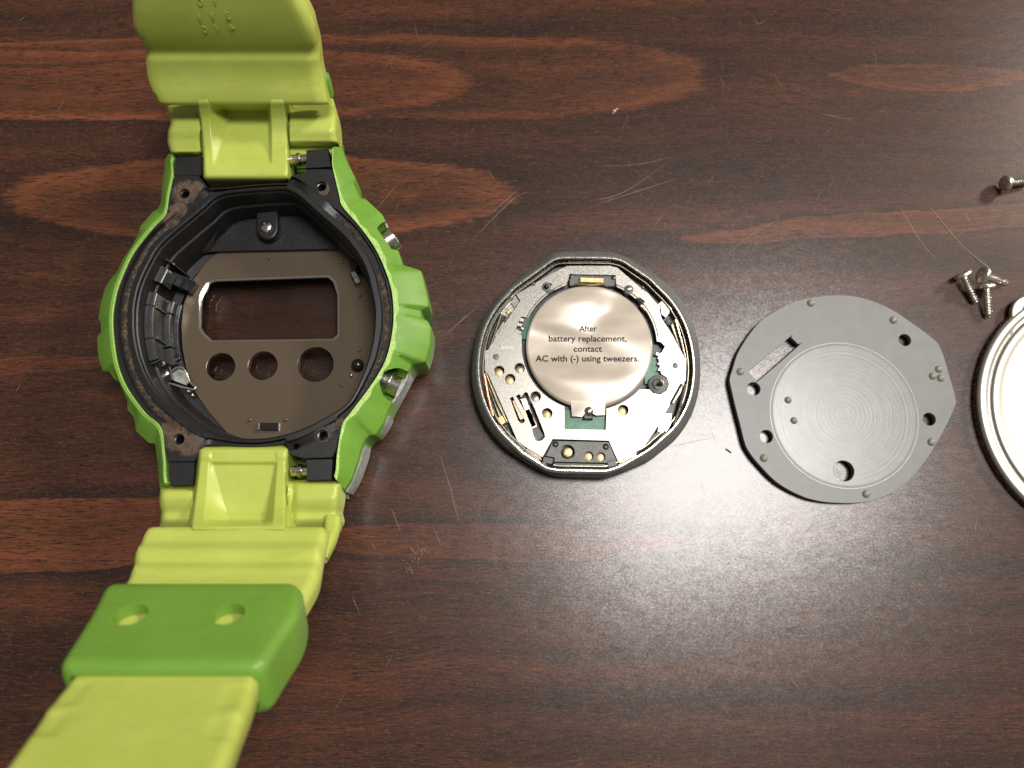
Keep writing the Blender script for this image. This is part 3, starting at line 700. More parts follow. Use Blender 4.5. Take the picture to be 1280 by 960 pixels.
# lower strap
def zl(y, u):
    z = 0.20*math.exp(-((y-664)/6)**2)-0.15*math.exp(-((y-676)/6)**2)+0.20*math.exp(-((y-689)/7)**2)-0.20*math.exp(-((y-701)/5)**2)+0.15*math.exp(-((y-713)/6)**2)
    if y > 760:       # moulded pads along both edges
        for c in (866, 905+20*0, 985):
            for uc in (0.07, 0.93):
                du = (u-uc)/0.075; dy = (y-c-(0 if uc < .5 else 4))/15
                z -= 0.16*max(0.0, 1-(du**4+dy**4))**0.35 if abs(du) < 1 and abs(dy) < 1 else 0
    return z
low_rows = [(655, 185, 409, 16.8), (668, 176, 408, 17.9), (682, 168.5, 404, 19.3), (692, 166, 402, 20.2), (705, 163, 400, 21.3), (720, 158, 396, 22.6), (750, 137, 378, 25.8), (790, 114, 350, 30.2), (835, 95, 325, 34.8), (870, 66, 313, 38.2), (900, 44, 301, 41), (930, 24, 290, 43.6), (960, 2, 278, 46), (1000, -30, 262, 49), (1050, -72, 238, 52.5)]
obj('strap', strip(low_rows, 655, 1050, 2.5, zoff=zl, th=3.2, r=0.9, nu=40), LIME, watch, 50)
def zbar_lo(x, y, u, v):
    z = 12.9-2.4*ss(645, 668, y)
    z += -0.5*math.exp(-((y-642)/8)**2)+0.35*math.exp(-((y-622)/9)**2)
    ya = 608-8*ss(250, 372, x)
    z -= 2.5*(1-ss(ya-1, ya+9, y))**2
    z -= 4.5*ss(241, 248, x)*(1-ss(354, 359, x))
    if x > 362: z -= 0.8*(1-ss(0, 5, min(x-366, 424-x)+3))*0+0.5*math.exp(-((x-366)/3.0)**2)
    return z+rnd_edge(u, 25, 1.0)
obj('strap_shoulder', patch(0, 0, 600, 676, zbar_lo, 8.0, 90, 50, lx=lambda y: lin(y, [(600, 206), (612, 200.5), (622, 198.5), (632, 199), (640, 201), (655, 200), (676, 196)]), rx=lambda y: lin(y, [(600, 424), (606, 425.5), (620, 423.5), (640, 422), (652, 424.5), (664, 423), (676, 411)])), LIME, strap, 60)
def zins_lo(x, y, u, v):
    base = interp(y, [(555, 11.0), (559, 12.6), (563, 13.3), (570, 13.5), (578, 13.35), (610, 13.7), (632, 14.6), (648, 16.2), (658, 17.5), (668, 18.3)])[0]
    lft = lin(y, [(578, 265), (650, 286), (660, 290)]); rgt = lin(y, [(578, 344), (650, 331), (660, 325)])
    le = lin(y, [(578, 261), (655, 254)]); re = lin(y, [(578, 347), (655, 341)])
    cen = lin(y, [(577, 13.35), (581, 12.9), (640, 12.9), (650, 13.6), (655, 16.0), (658, 17.5)])
    m = max(0.0, min(1.0, (x-le)/max(2.0, lft-le)))*(1-max(0.0, min(1.0, (x-min(rgt, re-2))/max(2.0, re-rgt))))
    z = base*(1-m)+min(base, cen)*m
    lo = lin(y, [(556, 249), (600, 244), (655, 237)]); ro = lin(y, [(556, 360), (655, 359)])
    z -= 2.2*(1-ss(lo-1, lo+4, x))*ss(560, 600, y)*0.8+2.2*ss(ro-4, ro+1, x)*ss(560, 600, y)*0.8
    return z+rnd_edge(u, 13, 0.7)
obj('strap_insert', patch(0, 0, 555, 662, zins_lo, 8.0, 110, 100, lx=lambda y: lin(y, [(555, 254), (562, 249), (600, 243), (640, 238), (662, 234)]), rx=lambda y: lin(y, [(555, 354), (561, 360), (600, 361), (662, 362)])), LIME, strap, 60)
# second layer showing at the outer right side of the lower strap
obj('strap_shoulder', strip([(640, 404, 425, 13.2), (655, 404, 424, 14.0), (672, 402, 418, 15.6), (690, 398, 408, 17.4)], 640, 690, 2.5, th=2.0, r=0.7, nu=10), LIME, strap, 60)
obj('strap_shoulder', strip([(86, 396, 402, 18.0), (98, 398, 409, 17.2), (112, 400, 414, 15.4), (126, 402, 417, 13.6)], 86, 126, 2.0, th=2.0, r=0.6, nu=8), GREEN, strap, 60, label='brighter green outer layer at the strap edge')
# raised moulding digits inside the upper strap
rows = low = [(250, 3, '0'), (268, 2, '1'), (249, 22, '1'), (265, 20, '1'), (285, 20, '3'), (256, 37, '0'), (271, 36, '1'), (290, 35, '4')]
srow = [(-60, 35), (-30, 32.6), (0, 29.8), (20, 27.8), (40, 25.5), (54, 23.6), (70, 21.3)]
for x, y, ch in rows:
    z = lin(y, srow)+0.02
    p = P(x, y, z); p2 = P(x, y-8, lin(y-8, srow)+0.02); u = (p2-p).normalized(); s = Vector((1, 0, 0)); n = s.cross(u).normalized(); u = n.cross(s)
    qm = Matrix((s, u, n)).transposed().to_quaternion()
    obj('raised_digit', text_mesh(ch, 1.45, p, q=qm, depth=0.12, mirror=True), LIME, strap, None)

# keeper: a hollow sleeve round the lower strap
kr = [(724, 131, 373, 25.4), (740, 124, 378, 27.0), (765, 111, 372, 29.7), (795, 92, 352, 32.9), (820, 76, 336, 35.4), (834, 69, 328, 36.6)]
def sleeve():
    ys = [724+i*(834-724)/30 for i in range(31)]
    cen = [interp(y, kr) for y in ys]
    A = [(P(c[0], y, c[2]), P(c[1], y, c[2])) for c, y in zip(cen, ys)]
    outer = []; inner = []
    def section(w, x0, th_top, tot, r, n=7):
        # rounded rectangle from (x0..w-x0) x (-th_top..-tot)
        c = []
        for (cx, cz, a0) in ((w-x0-r, -th_top-r, 0), (x0+r, -th_top-r, 90), (x0+r, -tot+r, 180), (w-x0-r, -tot+r, 270)):
            for k in range(n):
                a = math.radians(a0+90*k/(n-1)); c.append((cx+r*math.cos(a), cz+r*math.sin(a)))
        return c
    for i in range(31):
        a, b = A[i]; p = (A[max(i-1, 0)][0]+A[max(i-1, 0)][1])/2; q = (A[min(i+1, 30)][0]+A[min(i+1, 30)][1])/2
        t = (q-p).normalized(); s = Vector((1, 0, 0)); n = s.cross(t).normalized(); 
        if n.z < 0: n = -n
        w = (b-a).length; e = 0.9*(1-math.sqrt(max(0, 1-(1-min(1, min(i, 30-i)/3.5))**2)))
        outer.append([a+s*x+n*z for x, z in section(w, 0+e*0.7, e, 7.0-e, 1.25)])
        inner.append([a+s*x+n*z for x, z in section(w, 1.15-e*0.1, 1.30-e*0.1, 5.9+e*0.1, 0.6)])
    return loft(outer+inner[::-1], ring=True)
kme = sleeve()
kc = []
for x, y, z in ((164, 769, 30.0), (285, 767, 30.0)):
    p = P(x, y, z); t = (P(223, 795, 32.9)-P(240, 765, 29.7)); t.x = 0; t.normalize(); n = Vector((1, 0, 0)).cross(t).normalized()
    if n.z < 0: n = -n
    kc.append(rod(p-n*2.6, p+n*3, 1.75, 40, bev=0))
kme = boolean(kme, kc)
keeper = obj('strap_keeper', kme, KEEP, watch, 40)
for x, y, z in ((164, 769, 30.0), (285, 767, 30.0)):
    p = P(x, y, z)-n*0.12; loops = []
    qn = n.to_track_quat('Z', 'Y')
    for rr, h in ((2.15, -0.05), (2.1, 0.10), (1.95, 0.14), (1.8, 0.03), (1.72, -0.2), (1.7, -0.9)):
        loops.append([p+qn @ Vector((rr*math.cos(2*math.pi*i/40), rr*math.sin(2*math.pi*i/40), h)) for i in range(40)])
    #obj('hole_lip', loft(loops, cap=False), KEEP, keeper, 60)

# ================================================================== MODULE
MC = P(734, 458, 5); MC.z = 0; mc = (MC.x, MC.y)
module = thing('watch_module', 'watch movement with battery and printed text in a dark grey octagonal ring', 'watch movement', (MC.x, MC.y, 0))
def crom2(p): return [(v.x, v.y) for v in crom([Vector((a, b, 0)) for a, b in p], 5)]
mo_px = [(690, 317), (703, 314.5), (740, 313.5), (766, 315), (781.5, 320), (812, 337.5), (842, 361), (862.7, 391), (872.5, 425), (875.8, 459), (874, 489.6), (865, 520), (846, 549), (812, 576.5), (775, 592), (758, 597.5), (740, 597), (700, 595.5), (686.7, 592.5), (659.6, 578.5), (629, 557.5), (605.5, 529), (592, 494), (588.5, 462.5), (593, 428.6), (603, 398), (624, 367.7), (658, 338.5)]
ml_px = [(693.5, 323.5), (703, 322), (740, 322), (766, 322.5), (778, 325.5), (812, 348), (841, 377), (857.5, 405), (866, 438), (868, 465), (863, 499), (846, 532), (812, 562), (774.7, 583.5), (758, 588.8), (740, 588.5), (700, 588), (684, 585.5), (652.9, 566), (623, 536.5), (606.5, 506.5), (598, 474), (598.5, 445.6), (605, 413), (619, 386), (642.7, 360)]
Ro = polar([P(x, y, 3.4) for x, y in mo_px], mc, 360, 5)
Rl = polar([P(x, y, 5.0) for x, y in ml_px], mc, 360, 3)
def arcsmooth(R, n=9):
    S = list(R)
    for _ in range(n*6): S = [(S[k-1]+S[k]*2+S[(k+1) % 360])/4 for k in range(360)]
    out = []
    for k in range(360):
        a = abs(math.sin(math.radians(k+0.0))); w = ss(0.55, 0.78, a); out.append(S[k]*(1-w)+R[k]*w)
    return out
Ro = arcsmooth(Ro); Rl = arcsmooth(Rl)
Ro = [max(a, b+0.35) for a, b in zip(Ro, Rl)]
ring = loft([pring(mc, off(Ro, -1.6), 0.0), pring(mc, off(Ro, -0.5), 0.15), pring(mc, off(Ro, -0.05), 0.8), pring(mc, Ro, 1.4), pring(mc, Ro, 3.3), pring(mc, off(Ro, -0.08), 3.5), pring(mc, off(Rl, 0.42), 4.75), pring(mc, off(Rl, 0.25), 4.92), pring(mc, off(Rl, 0.16), 4.9), pring(mc, off(Rl, 0.14), 0.3)], ring=True)
obj('housing_ring', ring, plain('ring_grey_plastic', (0.120, 0.122, 0.120), 0.5, 0.0, 0.15, 1.2, 0.00002, 5.0), module, 25)
rim = loft([pring(mc, off(Rl, 0.12), 3.5), pring(mc, off(Rl, 0.12), 5.0), pring(mc, off(Rl, 0.05), 5.06), pring(mc, off(Rl, -0.10), 5.06), pring(mc, off(Rl, -0.15), 5.0), pring(mc, off(Rl, -0.16), 3.2)], ring=True)
obj('metal_rim', rim, SILVER, module, 40)
MUD = plain('olive_metal', (0.28, 0.25, 0.18), 0.33, 1.0, 0.35, 0.5)
obj('module_body', loft([pring(mc, off(Rl, -0.18), 0.6), pring(mc, off(Rl, -0.18), 3.3)]), DARKGREY, module, 30)
rim2 = loft([pring(mc, off(Rl, -0.55), 3.2), pring(mc, off(Rl, -0.60), 4.45), pring(mc, off(Rl, -0.68), 4.52), pring(mc, off(Rl, -0.78), 4.52), pring(mc, off(Rl, -0.85), 4.4), pring(mc, off(Rl, -0.9), 3.2)], ring=True)
obj('inner_rim', rim2, MUD, module, 40)
def steel():
    t = NT('brushed_module_steel'); s = t.noise(t.map(), 4.5, 4, 0.75); n = t.noise(t.map(), 0.5, 3, 0.5)
    col = t.ramp(s, [(0.3, (0.24, 0.228, 0.20)), (0.7, (0.36, 0.345, 0.31))])
    return t.fin(col, t.rng(s, 0.3, 0.7, 0.27, 0.40), 1.0, t.bump(s, 0.000012, 0.8))
STEEL = steel()
# steel plate with its openings
sp_px = [(709, 332), (763, 332), (772, 334.5), (801.7, 360), (811, 367), (823, 382), (827, 398), (841, 420), (858, 451), (857.5, 475), (840, 502), (821.7, 534), (806.7, 556.7), (795.8, 565), (795, 568), (772.5, 577), (761, 551), (691, 549), (678, 572), (656.7, 559), (646.7, 551.7), (635, 525), (610, 468), (605.5, 463), (606, 438), (610, 437), (630, 405), (650, 376), (645, 368), (666.7, 355), (690, 341)]
zs = 4.6
def cut_loop():
    c = P(736, 432.5, zs); r = 84.5
    pts = []
    def A(a0, a1, n=20):       # image angles, degrees, y down
        for i in range(n+1):
            a = math.radians(a0+(a1-a0)*i/n); pts.append((736.5+r*math.cos(a), 432.5+r*math.sin(a)*0.955))
    A(-66, -47, 4); pts.extend([(800, 372), (806, 377), (802, 384)]); A(-36, -4, 8); pts.extend([(826, 428), (831, 433), (827, 440), (822, 443), (824, 456), (826, 466)])
    pts.extend([(823+13*math.cos(a), 480+13*math.sin(a)) for a in [math.radians(d) for d in (-75, -40, 0, 40, 80, 120, 150)]])
    A(42, 76, 10); pts.extend([(758, 512), (757, 537), (706, 536), (706, 509)]); A(111, 182, 18); pts.extend([(652, 419), (644, 414), (648, 404), (651, 396), (659, 397)])
    A(206, 232, 8); pts.extend([(686, 362), (690, 355), (683, 353), (679, 358)][::-1]); A(240, 250, 3); pts.extend([(710, 351), (712, 343), (769, 344), (770, 355)])
    return pts
hl = [PL(cut_loop(), zs)]
small = [(624, 463.5, 6.2), (637.5, 473.8, 6.4), (649.5, 460, 6.2), (669.5, 495.5, 6.3), (684, 516.5, 6.2), (779, 512.5, 6.5), (620, 446, 4)]
for x, y, r in small[:-1]: hl.append([(a, b, 0) for a, b in circ(P(x, y, zs), r*MPP, 24)])
# slanted slots lower left
s1 = [(637.5, 498), (641, 496), (645, 506), (655, 524), (656, 527), (652, 529), (648, 526)]
s2 = [(645, 495), (649, 493), (651, 497), (656.5, 490.5), (659, 491), (668, 511), (680, 541), (681, 546), (677, 550.5), (671, 551), (667, 545), (664, 532), (655, 512)]
hl += [PL(s1, zs), PL(s2, zs)]
sp = obj('steel_plate', plate(PL(sp_px, zs), hl, zs-0.3, zs, 0.05), STEEL, module, 25)
for x, y, r, m in ((624, 463.5, 4.5, BRASS), (637.5, 474, 4.5, BRASS), (649.5, 460, 4.2, MUD), (669.5, 496, 4, MUD), (684, 516.5, 4.6, BRASS), (779, 512.5, 4.6, BRASS)):
    p = P(x-0.5, y+1.5, 3.8); obj('contact_stud', cyl(p, r*1.3*MPP, 3.2, 3.5, b=0.02), m, module)
for x, y, r in ((620, 446, 4), (844, 457, 3.6)):
    obj('filled_hole', cyl(P(x, y, zs), r*MPP, zs-0.2, zs+0.02, b=0.01), MODGREY, sp)
# flat springs inside the slots
for a in ((643, 500, 653, 524, 6, COPPER), (654, 498, 668, 535, 7, SILVER), (658, 512, 668, 533, 8, COPPER)):
    obj('flat_spring', bar(*a[:5], 3.5, 4.45), a[5], module)
obj('slot_floor', bar(664, 535, 675, 549, 14, 3.2, 3.9), MODGREY, module)
# battery
def film():
    t = NT('battery_film'); n = t.noise(t.map((0.10, 0.16, 1), (2.5, 0.80, 0)), 1.0, 0, 0.4, 0.3); n2 = t.noise(t.map((0.5, 1.2, 1)), 0.6, 2, 0.5)
    col = t.ramp(n2, [(0.3, (0.46, 0.40, 0.33)), (0.7, (0.53, 0.46, 0.38))])
    h = n
    return t.fin(col, 0.27, 0.12, t.bump(h, 0.0013, 1.0))
FILM = film()
bc = P(736.5, 432.5, 4.6)
bat = obj('battery', lathe(bc, [(9.55, 3.3), (9.62, 4.2), (9.55, 4.55), (9.35, 4.68), (9.2, 4.70), (6.2, 4.70), (6.1, 4.70), (2.0, 4.71)], 120), FILM, module, 30)
tabm = PL([(713, 500), (757, 500), (756.5, 519), (745, 519.5), (741, 517), (731, 517), (728, 521), (715, 520.5)], 4.7)
obj('battery_clip', plate(tabm, [], 4.45, 4.72, 0.04), FILM, bat)
for s, x, y, sz, w in (('After', 735, 411, 1.35, 1.0), ('battery replacement,', 734.5, 423.5, 1.35, 1.0), ('contact', 734.5, 436.3, 1.35, 1.0), ('AC with (-) using tweezers.', 734.5, 448.5, 1.35, 1.0)):
    p = P(x, y, 4.735)
    me = text_mesh(s, sz, p, depth=0.008, bold=0.018)
    xs = [v.co.x for v in me.vertices]; cur = max(xs)-min(xs)
    want = {'After': 22.5, 'battery replacement,': 99, 'contact': 36, 'AC with (-) using tweezers.': 131}[s]/8.39
    sx = want/cur
    for v in me.vertices: v.co.x = p.x+(v.co.x-p.x)*sx
    obj('printed_line', me, INKY, bat, None)
# circuit board seen through the openings
for pts in ([(702, 512), (762, 512), (762, 541), (702, 541)], [(640, 392), (662, 392), (662, 424), (640, 424)], [(806, 446), (834, 446), (834, 480), (806, 480)]):
    obj('circuit_board', plate(PL(pts, 3.9), [], 3.4, 3.9, 0.05), PCB, module)
obj('clip_hook', bar(729, 520, 741, 520, 9, 3.9, 4.6, 0.2), DARKGREY, module); obj('hook_pin', dome(P(736, 514, 4.7), 0.7, 4.68, 0.35), METALDARK, module)
# spring details round the battery
for a in ((650, 399, 656, 401, 5, SILVER), (647, 405, 655, 407, 5, SILVER), (644, 413, 652, 416, 4, METALDARK), (652, 407, 654, 412, 4, SILVER)):
    obj('side_contact', bar(*a[:5], 3.9, 4.5), a[5], module)
for a in ((803, 379, 811, 387, 9, COPPER), (813, 383, 809, 388, 3, METALDARK), (822, 447, 831, 448, 4, SILVER), (822, 455, 833, 453, 3, METALDARK), (823, 461, 829, 464, 4, METALDARK), (820, 442, 828, 444, 4, SILVER)):
    obj('side_contact', bar(*a[:5], 3.9, 4.55), a[5], module)
obj('adjuster_boss', cyl(P(823, 480, 4.7), 12.3*MPP, 3.3, 4.62), MODGREY, module)
ab = obj('adjuster_cup', lathe(P(823, 480, 4.8), [(7*MPP, 4.6), (7*MPP, 4.9), (5.6*MPP, 4.95), (5.2*MPP, 4.5)], 28, cap=False), METALDARK, module)
obj('adjuster_pin', rod(P(825, 481, 4.5), P(826, 477, 6.0), 0.32, 14), DARKGREY, ab); obj('pin_tip', dome(P(826, 476.6, 6.0), 0.24, 6.0, 0.15), COPPER, ab)
# bottom grey block
bb = [(691, 551), (761, 552.5), (772, 579), (679, 577)]
bh = [[(a, b, 0) for a, b in circ(P(709.5, 565, 4.5), 8.6*MPP, 28)]]+[[(a, b, 0) for a, b in circ(P(x, y, 4.5), 5.4*MPP, 24)] for x, y in ((736, 570), (751, 571))]+[[(a, b, 0) for a, b in circ(P(x, y, 4.5), 3.6*MPP, 20)] for x, y in ((694, 555.3), (757, 558.5))]
blk = obj('contact_block', plate(PL(bb, 4.5), bh, 3.6, 4.5, 0.06), MODGREY, module, 25)
cross_screw('screw', P(709.5, 565.5, 3.95), 6.6*MPP, 0.28, BRASS, blk, ang=0.5)
for x, y in ((735.5, 571), (750.5, 572)): obj('contact_stud', cyl(P(x, y, 3.9), 5.0*MPP, 3.2, 3.9, b=0.02), BRASS, blk)
for x, y in ((694, 555.3), (757, 558.5)): obj('stud', cyl(P(x, y, 4.2), 2.6*MPP, 3.3, 4.2), DARKGREY, blk)
obj('foot', bar(677, 574, 693, 577, 11, 3.2, 4.75, 0.3), GLOSSBLACK, module); obj('foot', bar(759, 581, 771, 578, 9, 3.2, 4.6, 0.2), MODGREY, module)
obj('foot', bar(692, 581, 760, 582.5, 6, 3.2, 4.0, 0.1), DARKGREY, module)
# top recess and gold contact
obj('top_block', bar(712, 350, 770, 351, 15, 3.4, 4.25, 0.05), MODGREY, module)
obj('gold_contact', bar(725, 349.5, 755, 350.5, 7, 4.2, 4.62, 0.08), BRASS, module); obj('gold_contact', tube([P(719, 356, 4.4), P(727, 354.5, 4.9), P(737, 356.5, 4.8), P(748, 355, 4.9), P(757, 355, 4.5)], 0.17), BRASS, module)
for x, y in ((714, 344.5), (767.5, 346)): obj('recess_hole', cyl(P(x, y, 4.6), 2.6*MPP, 4.2, 4.64, b=0.01), GLOSSBLACK, module)
obj('black_channel', bar(710, 327.5, 764, 328, 4.5, 3.3, 3.9), GLOSSBLACK, module)
for x, y in ((683, 358.5), (786, 361.5)):
    so = obj('grey_stud', cyl(P(x, y, 4.7), 6.2*MPP, 3.4, 4.66), MODGREY, module)
    if x < 700: obj('stud_head', dome(P(x, y, 4.7), 3.6*MPP, 4.66, 0.35), GLOSSBLACK, so)
    else: cross_screw('screw', P(x, y, 4.66), 3.4*MPP, 0.25, METALDARK, so)
for x, y in ((667, 355.5), (803, 360)): obj('stud', dome(P(x, y, 4.5), 2.6*MPP, 4.5, 0.25), MODGREY, module)
obj('plastic_arc', tube([P(730-84+a, b, 4.4) for a, b in ()] or [P(736.5+86.5*math.cos(math.radians(d)), 432.5+86.5*0.955*math.sin(math.radians(d)), 4.35) for d in range(196, 248, 3)], 0.28), MODGREY, module)
obj('plastic_arc', tube([P(736.5+86.5*math.cos(math.radians(d)), 432.5+86.5*0.955*math.sin(math.radians(d)), 4.35) for d in range(-68, -6, 3)], 0.28), DARKGREY, module)
# four corner spring clips between the plate and the rim
def corner(parts):
    first = None
    for kind, a in parts:
        if kind == 'bar': me, m = bar(*a[:5], a[5], a[6]), a[7]
        elif kind == 'tube': me, m = tube([P(*p) for p in a[0]], a[1]), a[2]
        else: me, m = plate(PL(a[0], a[2]), [], a[1], a[2], 0.05), a[3]
        o = obj('corner_spring' if first is None else 'spring_detail', me, m, module if first is None else first)
        first = first or o
corner([('bar', (630, 395, 646, 371, 12, 3.3, 4.1, METALDARK)), ('tube', ([(626, 394, 4.6), (618, 418, 4.6), (611, 437, 4.4)], 0.2, MUD)), ('tube', ([(626, 394, 4.6), (632, 400, 4.5), (639, 390, 4.4)], 0.16, SILVER)), ('bar', (634, 392, 641, 389, 6, 3.6, 4.4, BRASS)), ('plate', ([(638, 378), (643, 371), (649, 378), (644, 387)], 3.6, 4.35, PALE)), ('bar', (613, 434, 634, 400, 7, 3.3, 3.8, METALDARK))])
corner([('bar', (825, 378, 836, 390, 13, 3.3, 4.2, METALDARK)), ('plate', ([(826, 379), (834, 384), (837, 391), (832, 397), (826, 392)], 3.8, 4.4, SILVER)), ('tube', ([(844, 400, 4.6), (851, 425, 4.6), (857, 450, 4.4)], 0.2, SILVER)), ('tube', ([(844, 400, 4.6), (838, 406, 4.5), (833, 400, 4.4)], 0.16, SILVER)), ('plate', ([(838, 405), (845, 401), (855, 445), (852, 442)], 3.5, 4.1, MUD)), ('bar', (829, 402, 852, 442, 6, 3.3, 3.8, DARKGREY))])
corner([('bar', (610, 470, 630, 525, 9, 3.3, 4.0, MUD)), ('tube', ([(605, 468, 4.4), (610, 497, 4.6), (616, 520, 4.5)], 0.26, COPPER)), ('bar', (626, 520, 631, 529, 9, 3.8, 4.5, BRASS)), ('tube', ([(607, 466, 4.6), (622, 505, 4.6), (634, 528, 4.6)], 0.14, MUD)), ('plate', ([(634, 535), (645, 552), (655, 560), (651, 563), (636, 550)], 3.4, 4.3, MODGREY)), ('tube', ([(622, 532, 4.4), (636, 549, 4.4), (654, 564, 4.4)], 0.3, SILVER))])
corner([('bar', (838, 502, 854, 478, 9, 3.3, 4.0, METALDARK)), ('tube', ([(857, 480, 4.6), (850, 508, 4.6), (842, 532, 4.4)], 0.22, SILVER)), ('plate', ([(830, 517), (840, 517), (838, 532), (831, 543), (822, 539), (824, 530)], 3.8, 4.5, SILVER)), ('tube', ([(852, 480, 4.6), (838, 505, 4.6)], 0.2, MUD)), ('tube', ([(800, 568, 4.3), (815, 558, 4.3), (832, 540, 4.3)], 0.34, MUD)), ('bar', (810, 554, 828, 537, 5, 3.3, 4.4, MODGREY))])
corner([('bar', (658, 561, 676, 573, 7, 3.4, 4.4, MUD)), ('tube', ([(655, 565, 4.5), (676, 578, 4.5)], 0.12, SILVER))])
corner([('bar', (775, 580, 796, 569, 6, 3.4, 4.4, BRASS)), ('tube', ([(773, 581, 4.5), (797, 570, 4.5)], 0.12, SILVER))])
# etched marks on the steel
for s, x, y, sz, rot in (('MADE', 634, 434, 0.75, math.pi), ('ACT', 693, 528.5, 0.9, math.pi), ('2-', 703, 349, 0.6, 0)):
    obj('etched_mark', text_mesh(s, sz, P(x, y, zs+0.012), rot=rot, depth=0.004), ETCH, sp, None)
obj('etched_mark', lathe(P(703.5, 341, zs), [(0.62, zs), (0.60, zs+0.014), (0.54, zs+0.014), (0.52, zs)], 28, cap=False), ETCH, sp)

# ================================================================== GREY SPACER DISC
gp_px = [(1037, 369), (1065, 369.7), (1090, 376), (1115, 387), (1142, 405), (1166, 423), (1173, 430), (1179, 443), (1187, 470), (1194.5, 497), (1194.5, 506), (1184, 530), (1171, 554), (1155, 579), (1131, 606), (1103, 622), (1078, 628), (1052, 629), (1024, 626.5), (999, 619), (971, 603), (948, 580), (935, 563), (930, 551), (925, 531), (919, 508), (913.5, 484), (912, 474), (915, 463), (924, 437.5), (946, 406), (971, 387.5), (999, 375)]
gz0, gz1 = 0.45, 1.5
GCc = P(1055, 518, gz1); gc = (GCc.x, GCc.y)
spacer = thing('spacer_disc', 'flat matte grey disc with round holes, one slot and small raised dots', 'spacer disc', (gc[0], gc[1], 0))
def grey():
    t = NT('spacer_grey')
    v = t.n.new('ShaderNodeVectorMath'); v.operation = 'LENGTH'; mp = t.map((1, 1, 0)); t.l.new(mp, v.inputs[0]); r = v.outputs['Value']
    cb = t.n.new('ShaderNodeCombineXYZ'); t.l.new(r, cb.inputs[0])
    rings = t.noise(t.map((9, 0, 0), src=cb.outputs[0]), 1.0, 4, 0.8)
    n = t.noise(t.map(), 0.5, 4, 0.6); streak = t.noise(t.map((1, 1, 1), (3, 3, 3)), 3, 5, 0.8)
    col = t.ramp(n, [(0.3, (0.140, 0.142, 0.138)), (0.7, (0.168, 0.170, 0.164))])
    col = t.mix(t.rng(rings, 0.45, 0.75, 0, 0.35), col, (0.36, 0.36, 0.35))
    col = t.mix(t.rng(streak, 0.56, 0.8, 0, 0.3), col, (0.42, 0.42, 0.40))
    inner = t.rng(r, 10.9, 10.7, 0, 1)
    # turned grooves: the normal tips in and out along the radius
    fine = t.noise(t.map((7.0, 0, 0), src=cb.outputs[0]), 1.0, 5, 0.9)
    nrm = t.n.new('ShaderNodeVectorMath'); nrm.operation = 'NORMALIZE'; t.l.new(mp, nrm.inputs[0])
    sc = t.n.new('ShaderNodeVectorMath'); sc.operation = 'SCALE'; t.l.new(nrm.outputs[0], sc.inputs[0])
    amp = t.M('MULTIPLY', t.M('SUBTRACT', fine, 0.5), t.M('ADD', 0.06, t.M('MULTIPLY', inner, 0.58))); t.l.new(amp, sc.inputs['Scale'])
    gm = t.n.new('ShaderNodeNewGeometry'); ad = t.n.new('ShaderNodeVectorMath'); t.l.new(gm.outputs['Normal'], ad.inputs[0]); t.l.new(sc.outputs[0], ad.inputs[1])
    nn = t.n.new('ShaderNodeVectorMath'); nn.operation = 'NORMALIZE'; t.l.new(ad.outputs[0], nn.inputs[0])
    return t.fin(col, t.M('SUBTRACT', 0.42, t.M('MULTIPLY', inner, 0.12)), t.M('MULTIPLY', inner, 0.10), nn.outputs[0], Specular_IOR_Level=0.5)
GREY = grey()
def tomm(px, py, r): return [(a, b, 0) for a, b in circ(P(px, py, gz1), r/8.03, 32)]
gh = [tomm(1131, 425, 7.6), tomm(1161.6, 524, 7.8), tomm(942, 486, 8.2), tomm(958, 545.6, 7.9), tomm(1054.7, 588.7, 12.4), crom(PL([(986, 422.5), (989, 422.3), (997, 430), (997.5, 432.5), (949.5, 474.5), (946, 474.5), (937, 466), (937.5, 463)], gz1), 4)]
out = crom(PL(gp_px, gz1), 5)
disc = obj('disc', plate(out, gh, gz0, gz1, 0.07), GREY, spacer, 25)
# turned recess line and shallow inner field
ri = 90.3/8.03
obj('turned_line', loft([[Vector((x, y, z)) for x, y in circ(gc, r, 140)] for r, z in ((ri+0.10, gz1-0.05), (ri+0.06, gz1+0.02), (ri-0.04, gz1+0.02), (ri-0.10, gz1-0.05))], ring=True), plain('turned_edge', (0.42, 0.42, 0.40), 0.3), disc)
DOT = plain('raised_dot', (0.215, 0.20, 0.165), 0.4)
for x, y, r in ((1013.7, 378.7, 5), (1117, 400, 5), (1173.5, 461.5, 4.8), (1166, 470, 4.8), (1176, 472.5, 4.8), (1164.4, 552.5, 5), (1082.8, 617.5, 4.8), (955, 572.5, 5), (925.6, 464.4, 5), (985, 500, 4.5), (992.5, 525.6, 4.5)):
    obj('raised_dot', dome(P(x, y, gz1), r/8.03, gz1, 0.32), DOT, disc, 60)
for x, y in ((1013, 379), (1165, 553), (955, 573), (926, 465), (1083, 618)):       # feet under the disc
    obj('foot', cyl(P(x, y, gz0), 0.6, 0.0, gz0+0.02), DOT, disc)

